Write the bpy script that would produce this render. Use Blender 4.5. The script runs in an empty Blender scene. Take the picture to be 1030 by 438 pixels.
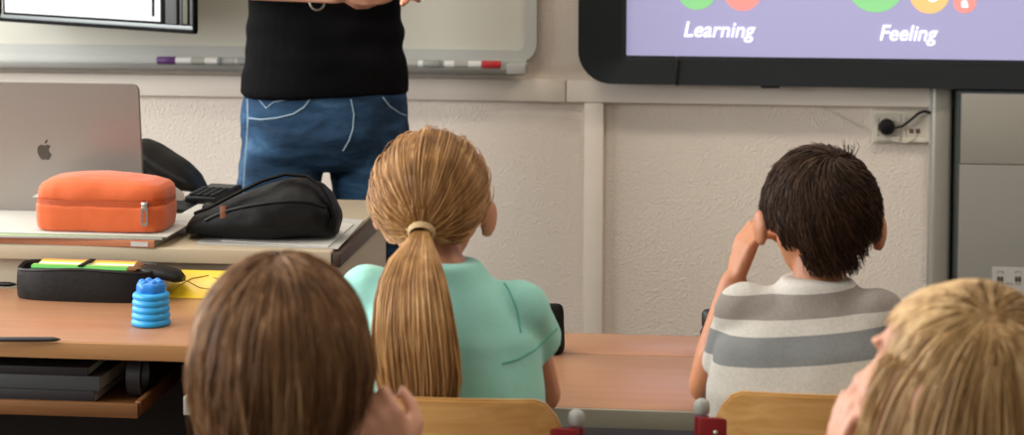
import bpy, bmesh, math, random
from mathutils import Vector, Matrix, Euler, noise
from mathutils.bvhtree import BVHTree
R_ = math.radians
PI = math.pi
V = Vector
random.seed(7)
scn = bpy.context.scene
COL = scn.collection

# ------------------------------------------------------------------ camera
F, CX, CY0 = 2083.0, 515.0, -7.0
CAM = V((0, 0, 1.47))
YAW, PITCH, ROLL = R_(6.0), R_(3.0), 0.004
CR = Matrix.Rotation(YAW, 3, 'Z') @ Matrix.Rotation(PI/2 - PITCH, 3, 'X') @ Matrix.Rotation(ROLL, 3, 'Z')
FWD = CR @ V((0, 0, -1))

def ray(x, y):
    return CR @ V(((x - CX)/F, -(y - CY0)/F, -1.0))
def PY(x, y, Y):
    d = ray(x, y); return CAM + d*(Y/d.y)
def PZ(x, y, Z):
    d = ray(x, y); return CAM + d*((Z - CAM.z)/d.z)
def PD(x, y, D):
    return CAM + ray(x, y)*D

cd = bpy.data.cameras.new('camera')
cd.sensor_width = 36; cd.lens = F/1030*36
cd.shift_y = (CY0 - 219)/1030
cd.dof.use_dof = True; cd.dof.focus_distance = 3.5; cd.dof.aperture_fstop = 6.6
cd.clip_start = 0.05
camo = bpy.data.objects.new('camera', cd); COL.objects.link(camo)
camo.matrix_world = Matrix.Translation(CAM) @ CR.to_4x4()
scn.camera = camo

# ------------------------------------------------------------------ materials
def lin(h):
    h = h.lstrip('#')
    out = []
    for i in (0, 2, 4):
        c = int(h[i:i+2], 16)/255
        out.append(c/12.92 if c <= 0.04045 else ((c+0.055)/1.055)**2.4)
    return (*out, 1.0)

def new_mat(name):
    m = bpy.data.materials.new(name); m.use_nodes = True
    nt = m.node_tree
    b = nt.nodes['Principled BSDF']
    return m, nt, b

def mat(name, col, rough=0.5, metal=0.0, var=0.06, vscale=8.0, bump=0.0, bscale=60.0, bdist=0.002,
        spec=0.5, stretch=None, sheen=0.0, emit=0.0, trans=0.0, sss=0.0, coat=0.0):
    m, nt, b = new_mat(name)
    L = nt.links.new
    tc = nt.nodes.new('ShaderNodeTexCoord')
    mp = nt.nodes.new('ShaderNodeMapping')
    if stretch: mp.inputs['Scale'].default_value = stretch
    L(tc.outputs['Object'], mp.inputs['Vector'])
    c = lin(col)
    nz = nt.nodes.new('ShaderNodeTexNoise'); nz.inputs['Scale'].default_value = vscale
    nz.inputs['Detail'].default_value = 4
    L(mp.outputs['Vector'], nz.inputs['Vector'])
    mx = nt.nodes.new('ShaderNodeMix'); mx.data_type = 'RGBA'
    mx.inputs['A'].default_value = tuple(min(1, v*(1-var)) for v in c[:3]) + (1,)
    mx.inputs['B'].default_value = tuple(min(1, v*(1+var)) for v in c[:3]) + (1,)
    L(nz.outputs['Fac'], mx.inputs['Factor'])
    L(mx.outputs['Result'], b.inputs['Base Color'])
    b.inputs['Roughness'].default_value = rough
    b.inputs['Metallic'].default_value = metal
    b.inputs['Specular IOR Level'].default_value = spec
    if sheen: b.inputs['Sheen Weight'].default_value = sheen
    if coat: b.inputs['Coat Weight'].default_value = coat
    if trans: b.inputs['Transmission Weight'].default_value = trans
    if sss:
        b.inputs['Subsurface Weight'].default_value = sss
        b.inputs['Subsurface Radius'].default_value = (0.02, 0.008, 0.004)
        b.inputs['Subsurface Scale'].default_value = 0.3
    if emit:
        L(mx.outputs['Result'], b.inputs['Emission Color'])
        b.inputs['Emission Strength'].default_value = emit
    if bump:
        n2 = nt.nodes.new('ShaderNodeTexNoise'); n2.inputs['Scale'].default_value = bscale
        n2.inputs['Detail'].default_value = 5
        L(mp.outputs['Vector'], n2.inputs['Vector'])
        bp = nt.nodes.new('ShaderNodeBump'); bp.inputs['Strength'].default_value = bump
        bp.inputs['Distance'].default_value = bdist
        L(n2.outputs['Fac'], bp.inputs['Height'])
        L(bp.outputs['Normal'], b.inputs['Normal'])
    return m

def wood(name, c1, c2, rough=0.4, axis='X', scale=1.0, coat=0.0):
    m, nt, b = new_mat(name); L = nt.links.new
    tc = nt.nodes.new('ShaderNodeTexCoord'); mp = nt.nodes.new('ShaderNodeMapping')
    s = {'X': (1.2, 22, 22), 'Y': (22, 1.2, 22), 'Z': (22, 22, 1.2)}[axis]
    mp.inputs['Scale'].default_value = tuple(v*scale for v in s)
    L(tc.outputs['Object'], mp.inputs['Vector'])
    n1 = nt.nodes.new('ShaderNodeTexNoise'); n1.inputs['Scale'].default_value = 3; n1.inputs['Detail'].default_value = 6
    n1.inputs['Distortion'].default_value = 0.6
    L(mp.outputs['Vector'], n1.inputs['Vector'])
    r = nt.nodes.new('ShaderNodeValToRGB')
    r.color_ramp.elements[0].position = 0.3; r.color_ramp.elements[0].color = lin(c1)
    r.color_ramp.elements[1].position = 0.7; r.color_ramp.elements[1].color = lin(c2)
    L(n1.outputs['Fac'], r.inputs['Fac']); L(r.outputs['Color'], b.inputs['Base Color'])
    b.inputs['Roughness'].default_value = rough
    if coat: b.inputs['Coat Weight'].default_value = coat
    bp = nt.nodes.new('ShaderNodeBump'); bp.inputs['Strength'].default_value = 0.08; bp.inputs['Distance'].default_value = 0.001
    L(n1.outputs['Fac'], bp.inputs['Height']); L(bp.outputs['Normal'], b.inputs['Normal'])
    return m

def hair_mat(name, stops, rough=0.42, spec=0.35):
    m, nt, b = new_mat(name); L = nt.links.new
    g = nt.nodes.new('ShaderNodeNewGeometry')
    r = nt.nodes.new('ShaderNodeValToRGB')
    el = r.color_ramp.elements
    while len(el) < len(stops): el.new(0.5)
    for e, (p, c) in zip(el, stops):
        e.position = p; e.color = lin(c)
    tc = nt.nodes.new('ShaderNodeTexCoord')
    mp = nt.nodes.new('ShaderNodeMapping'); mp.inputs['Scale'].default_value = (1, 1, 0.12)
    nz = nt.nodes.new('ShaderNodeTexNoise'); nz.inputs['Scale'].default_value = 55; nz.inputs['Detail'].default_value = 3
    L(tc.outputs['Object'], mp.inputs['Vector']); L(mp.outputs['Vector'], nz.inputs['Vector'])
    mr = nt.nodes.new('ShaderNodeMapRange'); mr.inputs['From Min'].default_value = 0.3; mr.inputs['From Max'].default_value = 0.7
    L(nz.outputs['Fac'], mr.inputs['Value'])
    mm = nt.nodes.new('ShaderNodeMix'); mm.inputs['Factor'].default_value = 0.5
    L(g.outputs['Random Per Island'], mm.inputs['A']); L(mr.outputs['Result'], mm.inputs['B'])
    L(mm.outputs['Result'], r.inputs['Fac'])
    L(r.outputs['Color'], b.inputs['Base Color'])
    b.inputs['Roughness'].default_value = rough
    b.inputs['Specular IOR Level'].default_value = spec
    return m

def plaster(name, col, bump=0.5):
    m, nt, b = new_mat(name); L = nt.links.new
    tc = nt.nodes.new('ShaderNodeTexCoord')
    n1 = nt.nodes.new('ShaderNodeTexNoise'); n1.inputs['Scale'].default_value = 130; n1.inputs['Detail'].default_value = 3
    n2 = nt.nodes.new('ShaderNodeTexNoise'); n2.inputs['Scale'].default_value = 1.5
    vo = nt.nodes.new('ShaderNodeTexVoronoi'); vo.inputs['Scale'].default_value = 210
    for n in (n1, n2, vo): L(tc.outputs['Object'], n.inputs['Vector'])
    ad = nt.nodes.new('ShaderNodeMath'); ad.operation = 'ADD'
    L(n1.outputs['Fac'], ad.inputs[0]); L(vo.outputs['Distance'], ad.inputs[1])
    c = lin(col)
    mx = nt.nodes.new('ShaderNodeMix'); mx.data_type = 'RGBA'
    mx.inputs['A'].default_value = tuple(v*0.96 for v in c[:3])+(1,); mx.inputs['B'].default_value = tuple(min(1, v*1.04) for v in c[:3])+(1,)
    L(n2.outputs['Fac'], mx.inputs['Factor']); L(mx.outputs['Result'], b.inputs['Base Color'])
    b.inputs['Roughness'].default_value = 0.75
    b.inputs['Specular IOR Level'].default_value = 0.3
    bp = nt.nodes.new('ShaderNodeBump'); bp.inputs['Strength'].default_value = bump; bp.inputs['Distance'].default_value = 0.002
    L(ad.outputs[0], bp.inputs['Height']); L(bp.outputs['Normal'], b.inputs['Normal'])
    return m

M = {}
M['wall'] = plaster('wall_plaster', '#e6dacd', 0.8)
M['wall_plain'] = mat('plain_paint', '#b5ada0', 0.8)
M['ceiling'] = mat('ceiling_paint', '#dedbd4', 0.9)
M['floor'] = mat('linoleum', '#43372e', 0.5, var=0.12)
M['trim'] = mat('painted_board', '#efe4d6', 0.45, var=0.03, stretch=(0.6, 8, 8))
M['white_board'] = mat('whiteboard_enamel', '#c6c4b8', 0.5, var=0.02, spec=0.25)
M['alu'] = mat('aluminium', '#b9bab6', 0.35, 0.6, var=0.03)
M['tray_lip'] = mat('shaded_aluminium', '#77756f', 0.5, 0.2)  # pen tray lip: its shadow line is put into this darker grey
M['alu_white'] = mat('pale_aluminium', '#b4b5b0', 0.6, 0.0, var=0.02, spec=0.25)
M['black_plastic'] = mat('black_plastic', '#0c0d0e', 0.45, spec=0.3)
M['charcoal'] = mat('charcoal_plastic', '#191e21', 0.45, spec=0.3, var=0.05, bump=0.05, bscale=400)
M['charcoal_dark'] = mat('dark_bezel', '#101314', 0.3)
M['screen'] = mat('lavender_screen', '#a3a1c8', 0.4, var=0.015, vscale=2, emit=0.42, spec=0.2)
M['scr_white'] = mat('screen_white', '#f2f0fa', 0.4, var=0.01, emit=0.8)
M['scr_green'] = mat('screen_green', '#86c98a', 0.4, var=0.02, emit=0.55)
M['scr_red'] = mat('screen_coral', '#ec8f8a', 0.4, var=0.02, emit=0.55)
M['scr_orange'] = mat('screen_orange', '#edbc7c', 0.4, var=0.02, emit=0.55)
M['socket'] = mat('cream_plastic', '#d6cfbf', 0.35, var=0.02)
M['port'] = mat('brown_port', '#6b5244', 0.5)
M['grey_panel'] = mat('grey_laminate', '#8f8b80', 0.5, var=0.03)
M['grey_panel2'] = mat('grey_laminate_lower', '#84817a', 0.5, var=0.03)
M['cab_side'] = mat('dark_edge', '#2a3332', 0.5)
M['post_metal'] = mat('grey_enamel', '#9f9a8e', 0.35, 0.15, var=0.02)
M['paper'] = mat('white_paper', '#b4b2ab', 0.7, var=0.03)
M['paper_grey'] = mat('grey_paper', '#a5a49e', 0.7, var=0.05)
M['paper_green'] = mat('green_print', '#8fa37a', 0.6, var=0.3, vscale=30)
M['book_orange'] = mat('orange_cover', '#b4714f', 0.5)
M['book_dark'] = mat('dark_cover', '#2c2729', 0.5)
M['ink'] = mat('ink', '#4a4840', 0.7)
M['desk_top'] = wood('beech_laminate', '#a07253', '#a97d5e', 0.3, 'X', 1.0)
M['desk_edge'] = wood('beech_edge', '#a5784b', '#b18456', 0.4, 'X', 1.0)
M['desk_grey'] = mat('grey_edge_band', '#a09e90', 0.45, var=0.06)
M['desk_dark'] = mat('dark_board', '#22170f', 0.6)
M['tray_wood'] = wood('tray_wood', '#6d4522', '#80552c', 0.5, 'X', 1.0)
M['teacher_top'] = mat('cream_laminate', '#b3a58d', 0.4, var=0.03)
M['teacher_panel'] = mat('cream_panel', '#aa9c86', 0.5, var=0.03)
M['brown_strip'] = mat('dark_brown_strip', '#3a2c24', 0.45)
M['plywood'] = wood('chair_plywood', '#b98a4c', '#cfa468', 0.35, 'X', 1.2)
M['ply_edge'] = wood('ply_edge', '#8d6236', '#b88d55', 0.5, 'X', 3)
M['red_metal'] = mat('red_enamel', '#7d1218', 0.35, 0.1)
M['grey_cap'] = mat('grey_rubber', '#9fa19b', 0.5)
M['chrome'] = mat('bright_metal', '#c8c8c4', 0.25, 0.9)
M['laptop'] = mat('silver_lid', '#97918b', 0.36, 0.55, var=0.02)
M['laptop_logo'] = mat('mirror_logo', '#55524e', 0.25, 0.6)
M['keyboard'] = mat('dark_keys', '#1c1c1e', 0.5)
M['orange_fabric'] = mat('orange_fabric', '#c4561f', 0.75, var=0.08, vscale=14, bump=0.25, bscale=300, sheen=0.2)
M['orange_zip'] = mat('orange_zip', '#a8430f', 0.5)
M['black_fabric'] = mat('black_nylon', '#090909', 0.6, spec=0.25, var=0.2, bump=0.5, bscale=28, bdist=0.006)
M['black_matte'] = mat('black_matte_fabric', '#090909', 0.8, spec=0.2, var=0.2, bump=0.3, bscale=60, bdist=0.004)
M['black_leather'] = mat('black_leather', '#0b0b0b', 0.5, spec=0.3, var=0.25, vscale=5, bump=0.25, bscale=90, bdist=0.003)
M['tan_leather'] = mat('tan_leather', '#7a4a2e', 0.5)
M['blue_rubber'] = mat('blue_rubber', '#2299da', 0.4, var=0.04)
M['blue_cap'] = mat('blue_cap', '#1c7ad0', 0.35, var=0.04)
M['yellow_film'] = mat('yellow_film', '#d9b51e', 0.35, var=0.1, vscale=12, spec=0.6)
M['yellow_line'] = mat('yellow_print', '#a98a10', 0.4)
M['purple'] = mat('purple_cap', '#5a2f6e', 0.4)
M['red_cap'] = mat('red_cap', '#b81f2b', 0.4)
M['marker_white'] = mat('marker_white', '#dcdcd8', 0.4)
M['marker_grey'] = mat('marker_grey', '#8d8f8d', 0.4)
M['sheet_bright'] = mat('bright_sheet', '#d5d8dc', 0.5, var=0.01)
M['frame_black'] = mat('frame_black', '#0c0d0d', 0.7, spec=0.1)
M['frame_olive'] = mat('frame_olive', '#5d5d50', 0.5, 0.3)
M['frame_grey'] = mat('frame_grey', '#4f5151', 0.5, 0.3)
M['frame_silver'] = mat('frame_silver', '#868c8e', 0.5, 0.3)
M['skin'] = mat('skin', '#c48a6c', 0.5, var=0.08, vscale=25, sss=0.25, bump=0.05, bscale=300)
M['skin_pale'] = mat('skin_pale', '#d39c82', 0.5, var=0.08, vscale=25, sss=0.25, bump=0.05, bscale=300)
M['skin_tan'] = mat('skin_tan', '#b97c58', 0.5, var=0.08, vscale=25, sss=0.25, bump=0.05, bscale=300)
M['eye'] = mat('eye_white', '#e8e4de', 0.2)
M['turquoise'] = mat('turquoise_cotton', '#96d5c8', 0.8, var=0.05, vscale=5, bump=0.35, bscale=14, bdist=0.008, sheen=0.15)
M['turquoise_seam'] = mat('turquoise_seam', '#5fae9f', 0.8)
M['tee_black'] = mat('black_cotton', '#060608', 0.9, spec=0.12, var=0.2, bump=0.4, bscale=14, bdist=0.01)
M['shoe'] = mat('shoe_leather', '#2c2522', 0.5)
M['stitch'] = mat('pale_stitching', '#869cae', 0.8)
M['plain_shirt'] = mat('rust_shirt', '#6a3a34', 0.8)
M['plain_shirt2'] = mat('pale_shirt', '#8b8f99', 0.8)
M['trousers'] = mat('dark_trousers', '#2a2d3c', 0.8)
M['tie'] = mat('cream_elastic', '#c2a678', 0.7, bump=0.3, bscale=200)
M['hair_girl'] = hair_mat('dark_blond_hair', [(0.0, '#6b4826'), (0.35, '#9f7243'), (0.7, '#c4965f'), (1.0, '#e2ba86')])
M['hair_boy'] = hair_mat('dark_brown_hair', [(0.0, '#23170f'), (0.5, '#3a281c'), (1.0, '#5a4130')], 0.5, 0.18)
M['hair_brown'] = hair_mat('brown_hair', [(0.0, '#45311f'), (0.4, '#775539'), (0.75, '#9c7652'), (1.0, '#bd976f')], 0.5, 0.22)
M['hair_blond'] = hair_mat('blond_hair', [(0.0, '#6f5030'), (0.3, '#ad8756'), (0.6, '#d2ae7a'), (1.0, '#efd5a6')])

def denim():
    m, nt, b = new_mat('blue_denim'); L = nt.links.new
    tc = nt.nodes.new('ShaderNodeTexCoord')
    n1 = nt.nodes.new('ShaderNodeTexNoise'); n1.inputs['Scale'].default_value = 5; n1.inputs['Detail'].default_value = 6; n1.inputs['Distortion'].default_value = 0.5
    mp = nt.nodes.new('ShaderNodeMapping'); mp.inputs['Scale'].default_value = (1, 1, 2.2)
    L(tc.outputs['Object'], mp.inputs['Vector']); L(mp.outputs['Vector'], n1.inputs['Vector'])
    r = nt.nodes.new('ShaderNodeValToRGB')
    e = r.color_ramp.elements
    e[0].position = 0.36; e[0].color = lin('#182a3e'); e[1].position = 0.72; e[1].color = lin('#5c819f')
    k = e.new(0.52); k.color = lin('#2c4a68')
    L(n1.outputs['Fac'], r.inputs['Fac']); L(r.outputs['Color'], b.inputs['Base Color'])
    b.inputs['Roughness'].default_value = 0.85; b.inputs['Specular IOR Level'].default_value = 0.2
    n2 = nt.nodes.new('ShaderNodeTexNoise'); n2.inputs['Scale'].default_value = 16; n2.inputs['Detail'].default_value = 5
    L(mp.outputs['Vector'], n2.inputs['Vector'])
    bp = nt.nodes.new('ShaderNodeBump'); bp.inputs['Strength'].default_value = 0.6; bp.inputs['Distance'].default_value = 0.01
    L(n2.outputs['Fac'], bp.inputs['Height']); L(bp.outputs['Normal'], b.inputs['Normal'])
    return m
M['denim'] = denim()

def stripes(z_list, tilt):
    """Knitted stripes: bands of height, measured up from the floor of the wearer, slightly tilted."""
    m, nt, b = new_mat('striped_jersey'); L = nt.links.new
    tc = nt.nodes.new('ShaderNodeTexCoord'); sp = nt.nodes.new('ShaderNodeSeparateXYZ')
    L(tc.outputs['Object'], sp.inputs['Vector'])
    mu = nt.nodes.new('ShaderNodeMath'); mu.operation = 'MULTIPLY_ADD'
    L(sp.outputs['X'], mu.inputs[0]); mu.inputs[1].default_value = tilt; L(sp.outputs['Z'], mu.inputs[2])
    mr = nt.nodes.new('ShaderNodeMapRange'); mr.inputs['From Min'].default_value = 0.4; mr.inputs['From Max'].default_value = 1.1
    L(mu.outputs[0], mr.inputs['Value'])
    r = nt.nodes.new('ShaderNodeValToRGB'); r.color_ramp.interpolation = 'CONSTANT'
    e = r.color_ramp.elements
    while len(e) < len(z_list): e.new(0.5)
    for q, (z, c) in zip(e, z_list):
        q.position = (z-0.4)/0.7; q.color = lin(c)
    L(mr.outputs['Result'], r.inputs['Fac'])
    nz = nt.nodes.new('ShaderNodeTexNoise'); nz.inputs['Scale'].default_value = 260; nz.inputs['Detail'].default_value = 2
    L(tc.outputs['Object'], nz.inputs['Vector'])
    mx = nt.nodes.new('ShaderNodeMix'); mx.data_type = 'RGBA'; mx.blend_type = 'MULTIPLY'; mx.inputs['Factor'].default_value = 0.35
    L(r.outputs['Color'], mx.inputs['A']); L(nz.outputs['Fac'], mx.inputs['B'])
    br = nt.nodes.new('ShaderNodeBrightContrast'); br.inputs['Bright'].default_value = 0.03
    L(mx.outputs['Result'], br.inputs['Color']); L(br.outputs['Color'], b.inputs['Base Color'])
    b.inputs['Roughness'].default_value = 0.85
    n2 = nt.nodes.new('ShaderNodeTexNoise'); n2.inputs['Scale'].default_value = 14
    L(tc.outputs['Object'], n2.inputs['Vector'])
    bp = nt.nodes.new('ShaderNodeBump'); bp.inputs['Strength'].default_value = 0.35; bp.inputs['Distance'].default_value = 0.008
    L(n2.outputs['Fac'], bp.inputs['Height']); L(bp.outputs['Normal'], b.inputs['Normal'])
    return m

# ------------------------------------------------------------------ object helpers
MW = {}
def thing(name, label, cat, loc=(0, 0, 0), rotz=0.0, group=None):
    o = bpy.data.objects.new(name, None); COL.objects.link(o)
    o.empty_display_size = 0.1
    o.location = loc; o.rotation_euler = (0, 0, rotz)
    o['label'] = label; o['category'] = cat
    if group: o['group'] = group
    MW[o.name] = Matrix.Translation(V(loc)) @ Matrix.Rotation(rotz, 4, 'Z')
    return o

def link_mesh(name, me, m, parent=None, world=False, smooth=True, ang=40):
    me.name = name
    if world and parent is not None:
        me.transform(MW[parent.name].inverted())
    me.materials.clear(); me.materials.append(m)
    if smooth:
        me.polygons.foreach_set('use_smooth', [True]*len(me.polygons))
        if ang is not None: me.set_sharp_from_angle(angle=R_(ang))
    o = bpy.data.objects.new(name, me); COL.objects.link(o)
    if parent is not None:
        o.parent = parent
        MW[o.name] = MW[parent.name].copy()
    else:
        MW[o.name] = Matrix.Identity(4)
    return o

def obj(name, bm, m, parent=None, world=False, smooth=True, ang=40):
    me = bpy.data.meshes.new(name)
    bm.normal_update()
    bm.to_mesh(me); bm.free()
    return link_mesh(name, me, m, parent, world, smooth, ang)

def tag(o, label, cat, group=None):
    o['label'] = label; o['category'] = cat
    if group: o['group'] = group
    return o

def origin_to(o, loc):
    """Move a parentless mesh's origin to loc, keeping the shape where it is."""
    loc = V(loc)
    o.data.transform(Matrix.Translation(-loc)); o.location = loc
    MW[o.name] = Matrix.Translation(loc)
    return o

def struct(name, bm, m):
    o = obj(name, bm, m); o['kind'] = 'structure'; return o

def merge(dst, src, mx=None):
    if mx is not None: src.transform(mx)
    me = bpy.data.meshes.new('tmp'); src.to_mesh(me); dst.from_mesh(me)
    bpy.data.meshes.remove(me); src.free()

def box(bm, lo, hi, bev=0.0, seg=2, mx=None):
    b = bmesh.new(); bmesh.ops.create_cube(b, size=1)
    lo, hi = V(lo), V(hi); s = hi-lo; c = (hi+lo)/2
    for v in b.verts: v.co = V((v.co.x*s.x, v.co.y*s.y, v.co.z*s.z)) + c
    if bev > 0:
        bmesh.ops.bevel(b, geom=b.edges[:], offset=min(bev, min(s)*0.49), segments=seg, affect='EDGES', profile=0.5)
    merge(bm, b, mx); return bm

def BOX(lo, hi, bev=0.0, seg=2, mx=None):
    return box(bmesh.new(), lo, hi, bev, seg, mx)

def frame_for(t, hint=None):
    t = t.normalized()
    h = hint if hint is not None else (V((0, 0, 1)) if abs(t.z) < 0.9 else V((1, 0, 0)))
    a = h.cross(t)
    if a.length < 1e-6: a = V((1, 0, 0)).cross(t)
    a.normalize(); return a, t.cross(a).normalized()

def tube(bm, pts, r, n=10, cap=True, flat=1.0):
    pts = [V(p) for p in pts]
    rs = r if isinstance(r, (list, tuple)) else [r]*len(pts)
    rings = []; prev = None
    for i, p in enumerate(pts):
        t = (pts[min(i+1, len(pts)-1)] - pts[max(i-1, 0)])
        if t.length < 1e-9: t = V((0, 0, 1))
        t.normalize()
        if prev is None: a, b = frame_for(t)
        else:
            a = prev - t*prev.dot(t)
            if a.length < 1e-6: a, _ = frame_for(t)
            a.normalize(); b = t.cross(a)
        prev = a
        rings.append([bm.verts.new(p + a*math.cos(2*PI*k/n)*rs[i] + b*math.sin(2*PI*k/n)*rs[i]*flat) for k in range(n)])
    for i in range(len(rings)-1):
        for k in range(n):
            bm.faces.new((rings[i][k], rings[i][(k+1) % n], rings[i+1][(k+1) % n], rings[i+1][k]))
    if cap:
        bm.faces.new(rings[0][::-1]); bm.faces.new(rings[-1])
    return bm

def TUBE(pts, r, n=10, cap=True, flat=1.0): return tube(bmesh.new(), pts, r, n, cap, flat)

def lathe(bm, prof, n=28, c=(0, 0, 0), mod=None):
    c = V(c); rings = []
    for (r, z) in prof:
        ring = []
        for k in range(n):
            a = 2*PI*k/n; rr = r*(mod(a, z) if mod else 1)
            ring.append(bm.verts.new(c + V((rr*math.cos(a), rr*math.sin(a), z))))
        rings.append(ring)
    for i in range(len(rings)-1):
        for k in range(n):
            bm.faces.new((rings[i][k], rings[i][(k+1) % n], rings[i+1][(k+1) % n], rings[i+1][k]))
    bm.faces.new(rings[0][::-1]); bm.faces.new(rings[-1])
    return bm

def ell(bm, c, r, rot=None, u=20, v=14):
    b = bmesh.new(); bmesh.ops.create_uvsphere(b, u_segments=u, v_segments=v, radius=1)
    mx = Matrix.Translation(V(c)) @ (rot.to_4x4() if rot is not None else Matrix.Identity(4)) @ Matrix.Diagonal((*r, 1))
    merge(bm, b, mx); return bm

def cone(bm, p0, r0, p1, r1, n=14):
    """Tapered limb piece with round ends."""
    p0, p1 = V(p0), V(p1)
    k = 4; pts = []; rs = []
    d = (p1-p0); L = d.length; d.normalize()
    for i in range(k+1):
        a = PI/2*(1-i/k); pts.append(p0 - d*r0*math.sin(a)); rs.append(max(1e-4, r0*math.cos(a)))
    for i in range(k+1):
        a = PI/2*(i/k); pts.append(p1 + d*r1*math.sin(a)); rs.append(max(1e-4, r1*math.cos(a)))
    return tube(bm, pts, rs, n)

def limb(bm, pts, rs, n=14):
    for i in range(len(pts)-1): cone(bm, pts[i], rs[i], pts[i+1], rs[i+1], n)
    return bm

def loft(bm, rings, n=32, p=2.4):
    """rings: (centre, x-axis vec, y-axis vec) superellipse sections."""
    rr = []
    for (c, ax, ay) in rings:
        c, ax, ay = V(c), V(ax), V(ay); ring = []
        for k in range(n):
            a = 2*PI*k/n; ca, sa = math.cos(a), math.sin(a)
            s = (abs(ca)**p + abs(sa)**p)**(-1/p)
            ring.append(bm.verts.new(c + ax*ca*s + ay*sa*s))
        rr.append(ring)
    for i in range(len(rr)-1):
        for k in range(n):
            bm.faces.new((rr[i][k], rr[i][(k+1) % n], rr[i+1][(k+1) % n], rr[i+1][k]))
    bm.faces.new(rr[0][::-1]); bm.faces.new(rr[-1])
    return bm

def extrude_poly(bm, pts, depth, mx):
    """pts: 2-D outline -> prism (x, z outline, y from 0 to depth) moved by mx."""
    b = bmesh.new()
    f = [b.verts.new((x, 0, z)) for x, z in pts]; k = [b.verts.new((x, depth, z)) for x, z in pts]
    b.faces.new(f); b.faces.new(k[::-1])
    for i in range(len(pts)):
        j = (i+1) % len(pts); b.faces.new((f[j], f[i], k[i], k[j]))
    bmesh.ops.recalc_face_normals(b, faces=b.faces[:])
    merge(bm, b, mx); return bm

def rrect(x0, z0, x1, z1, r, n=6):
    out = []
    for cx, cz, a0 in ((x1-r, z1-r, 0), (x0+r, z1-r, PI/2), (x0+r, z0+r, PI), (x1-r, z0+r, 1.5*PI)):
        for i in range(n+1):
            a = a0 + PI/2*i/n; out.append((cx + r*math.cos(a), cz + r*math.sin(a)))
    return out

def ring_frame(bm, outer, inner, y0, y1, inner_y0=None):
    """Flat frame between two equal-count outlines, front at y0, back at y1; inner front edge may sit deeper."""
    iy = y0 if inner_y0 is None else inner_y0
    n = len(outer)
    of = [bm.verts.new((x, y0, z)) for x, z in outer]; ob = [bm.verts.new((x, y1, z)) for x, z in outer]
    nf = [bm.verts.new((x, iy, z)) for x, z in inner]; nb = [bm.verts.new((x, y1, z)) for x, z in inner]
    for i in range(n):
        j = (i+1) % n
        bm.faces.new((of[i], of[j], nf[j], nf[i])); bm.faces.new((ob[j], ob[i], nb[i], nb[j]))
        bm.faces.new((of[j], of[i], ob[i], ob[j])); bm.faces.new((nf[i], nf[j], nb[j], nb[i]))
    bmesh.ops.recalc_face_normals(bm, faces=bm.faces[:])
    return bm

def remesh(bm, voxel, smooth=4, fac=0.5):
    me = bpy.data.meshes.new('tmp'); bm.to_mesh(me); bm.free()
    o = bpy.data.objects.new('tmp', me); COL.objects.link(o)
    r = o.modifiers.new('r', 'REMESH'); r.mode = 'VOXEL'; r.voxel_size = voxel; r.adaptivity = 0
    if smooth:
        s = o.modifiers.new('s', 'SMOOTH'); s.factor = fac; s.iterations = smooth
    dg = bpy.context.evaluated_depsgraph_get(); dg.update()
    out = bpy.data.meshes.new_from_object(o.evaluated_get(dg))
    bpy.data.objects.remove(o); bpy.data.meshes.remove(me)
    return out

def wrinkle(me, amp, scale, stretch=(1, 1, 1), seed=0.0):
    ns = [v.normal.copy() for v in me.vertices]
    for v, n in zip(me.vertices, ns):
        q = V((v.co.x*stretch[0], v.co.y*stretch[1], v.co.z*stretch[2]))*scale + V((seed, seed*2, seed*3))
        v.co += n*amp*(noise.noise(q) + 0.5*noise.noise(q*2.1))
    me.update(); return me

def bvh_of(me):
    return BVHTree.FromPolygons([v.co.copy() for v in me.vertices], [tuple(p.vertices) for p in me.polygons])

def text_mesh(body, size, shear=0.25, offset=0.0, extrude=0.001):
    c = bpy.data.curves.new('t', 'FONT'); c.body = body; c.size = size; c.shear = shear
    c.offset = offset; c.extrude = extrude; c.resolution_u = 4
    o = bpy.data.objects.new('t', c); COL.objects.link(o)
    dg = bpy.context.evaluated_depsgraph_get(); dg.update()
    me = bpy.data.meshes.new_from_object(o.evaluated_get(dg))
    bpy.data.objects.remove(o); return me

def fit_text(body, x0, x1, z0, z1, y, shear=0.25, offset=0.0):
    """Text mesh stretched to a rectangle on a wall plane (facing -Y)."""
    me = text_mesh(body, 1.0, shear, offset)
    xs = [v.co.x for v in me.vertices]; ys = [v.co.y for v in me.vertices]
    ax, bx, ay, by = min(xs), max(xs), min(ys), max(ys)
    for v in me.vertices:
        X = x0 + (v.co.x-ax)/(bx-ax)*(x1-x0); Z = z0 + (v.co.y-ay)/(by-ay)*(z1-z0)
        v.co = V((X, y - (v.co.z+0.001), Z))
    return me

def copy_tree(o, parent=None):
    c = o.copy(); COL.objects.link(c)
    if parent is not None: c.parent = parent
    MW[c.name] = MW.get(o.name, Matrix.Identity(4))
    for ch in [x for x in o.children]: copy_tree(ch, c)
    return c

# ------------------------------------------------------------------ room
WY = 5.30            # front wall plane
XL, XR, YB, ZC = -3.0, 3.4, -2.6, 3.0
struct('floor', BOX((XL-0.1, YB-0.1, -0.1), (XR+0.1, WY+0.1, 0)), M['floor'])
struct('ceiling', BOX((XL-0.1, YB-0.1, ZC), (XR+0.1, WY+0.1, ZC+0.1)), M['ceiling'])
struct('wall_front', BOX((XL-0.1, WY, 0), (XR+0.1, WY+0.12, ZC)), M['wall'])
struct('wall_right', BOX((XR, YB, 0), (XR+0.1, WY, ZC)), M['wall_plain'])
struct('wall_rear', BOX((XL-0.1, YB-0.1, 0), (XR+0.1, YB, ZC)), M['wall_plain'])
WIN = [(-1.6, 0.8), (1.3, 3.0), (3.4, 4.9)]
wz0, wz1 = 0.95, 2.6
b = bmesh.new()
box(b, (XL-0.1, YB, 0), (XL, WY, wz0)); box(b, (XL-0.1, YB, wz1), (XL, WY, ZC))
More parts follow.
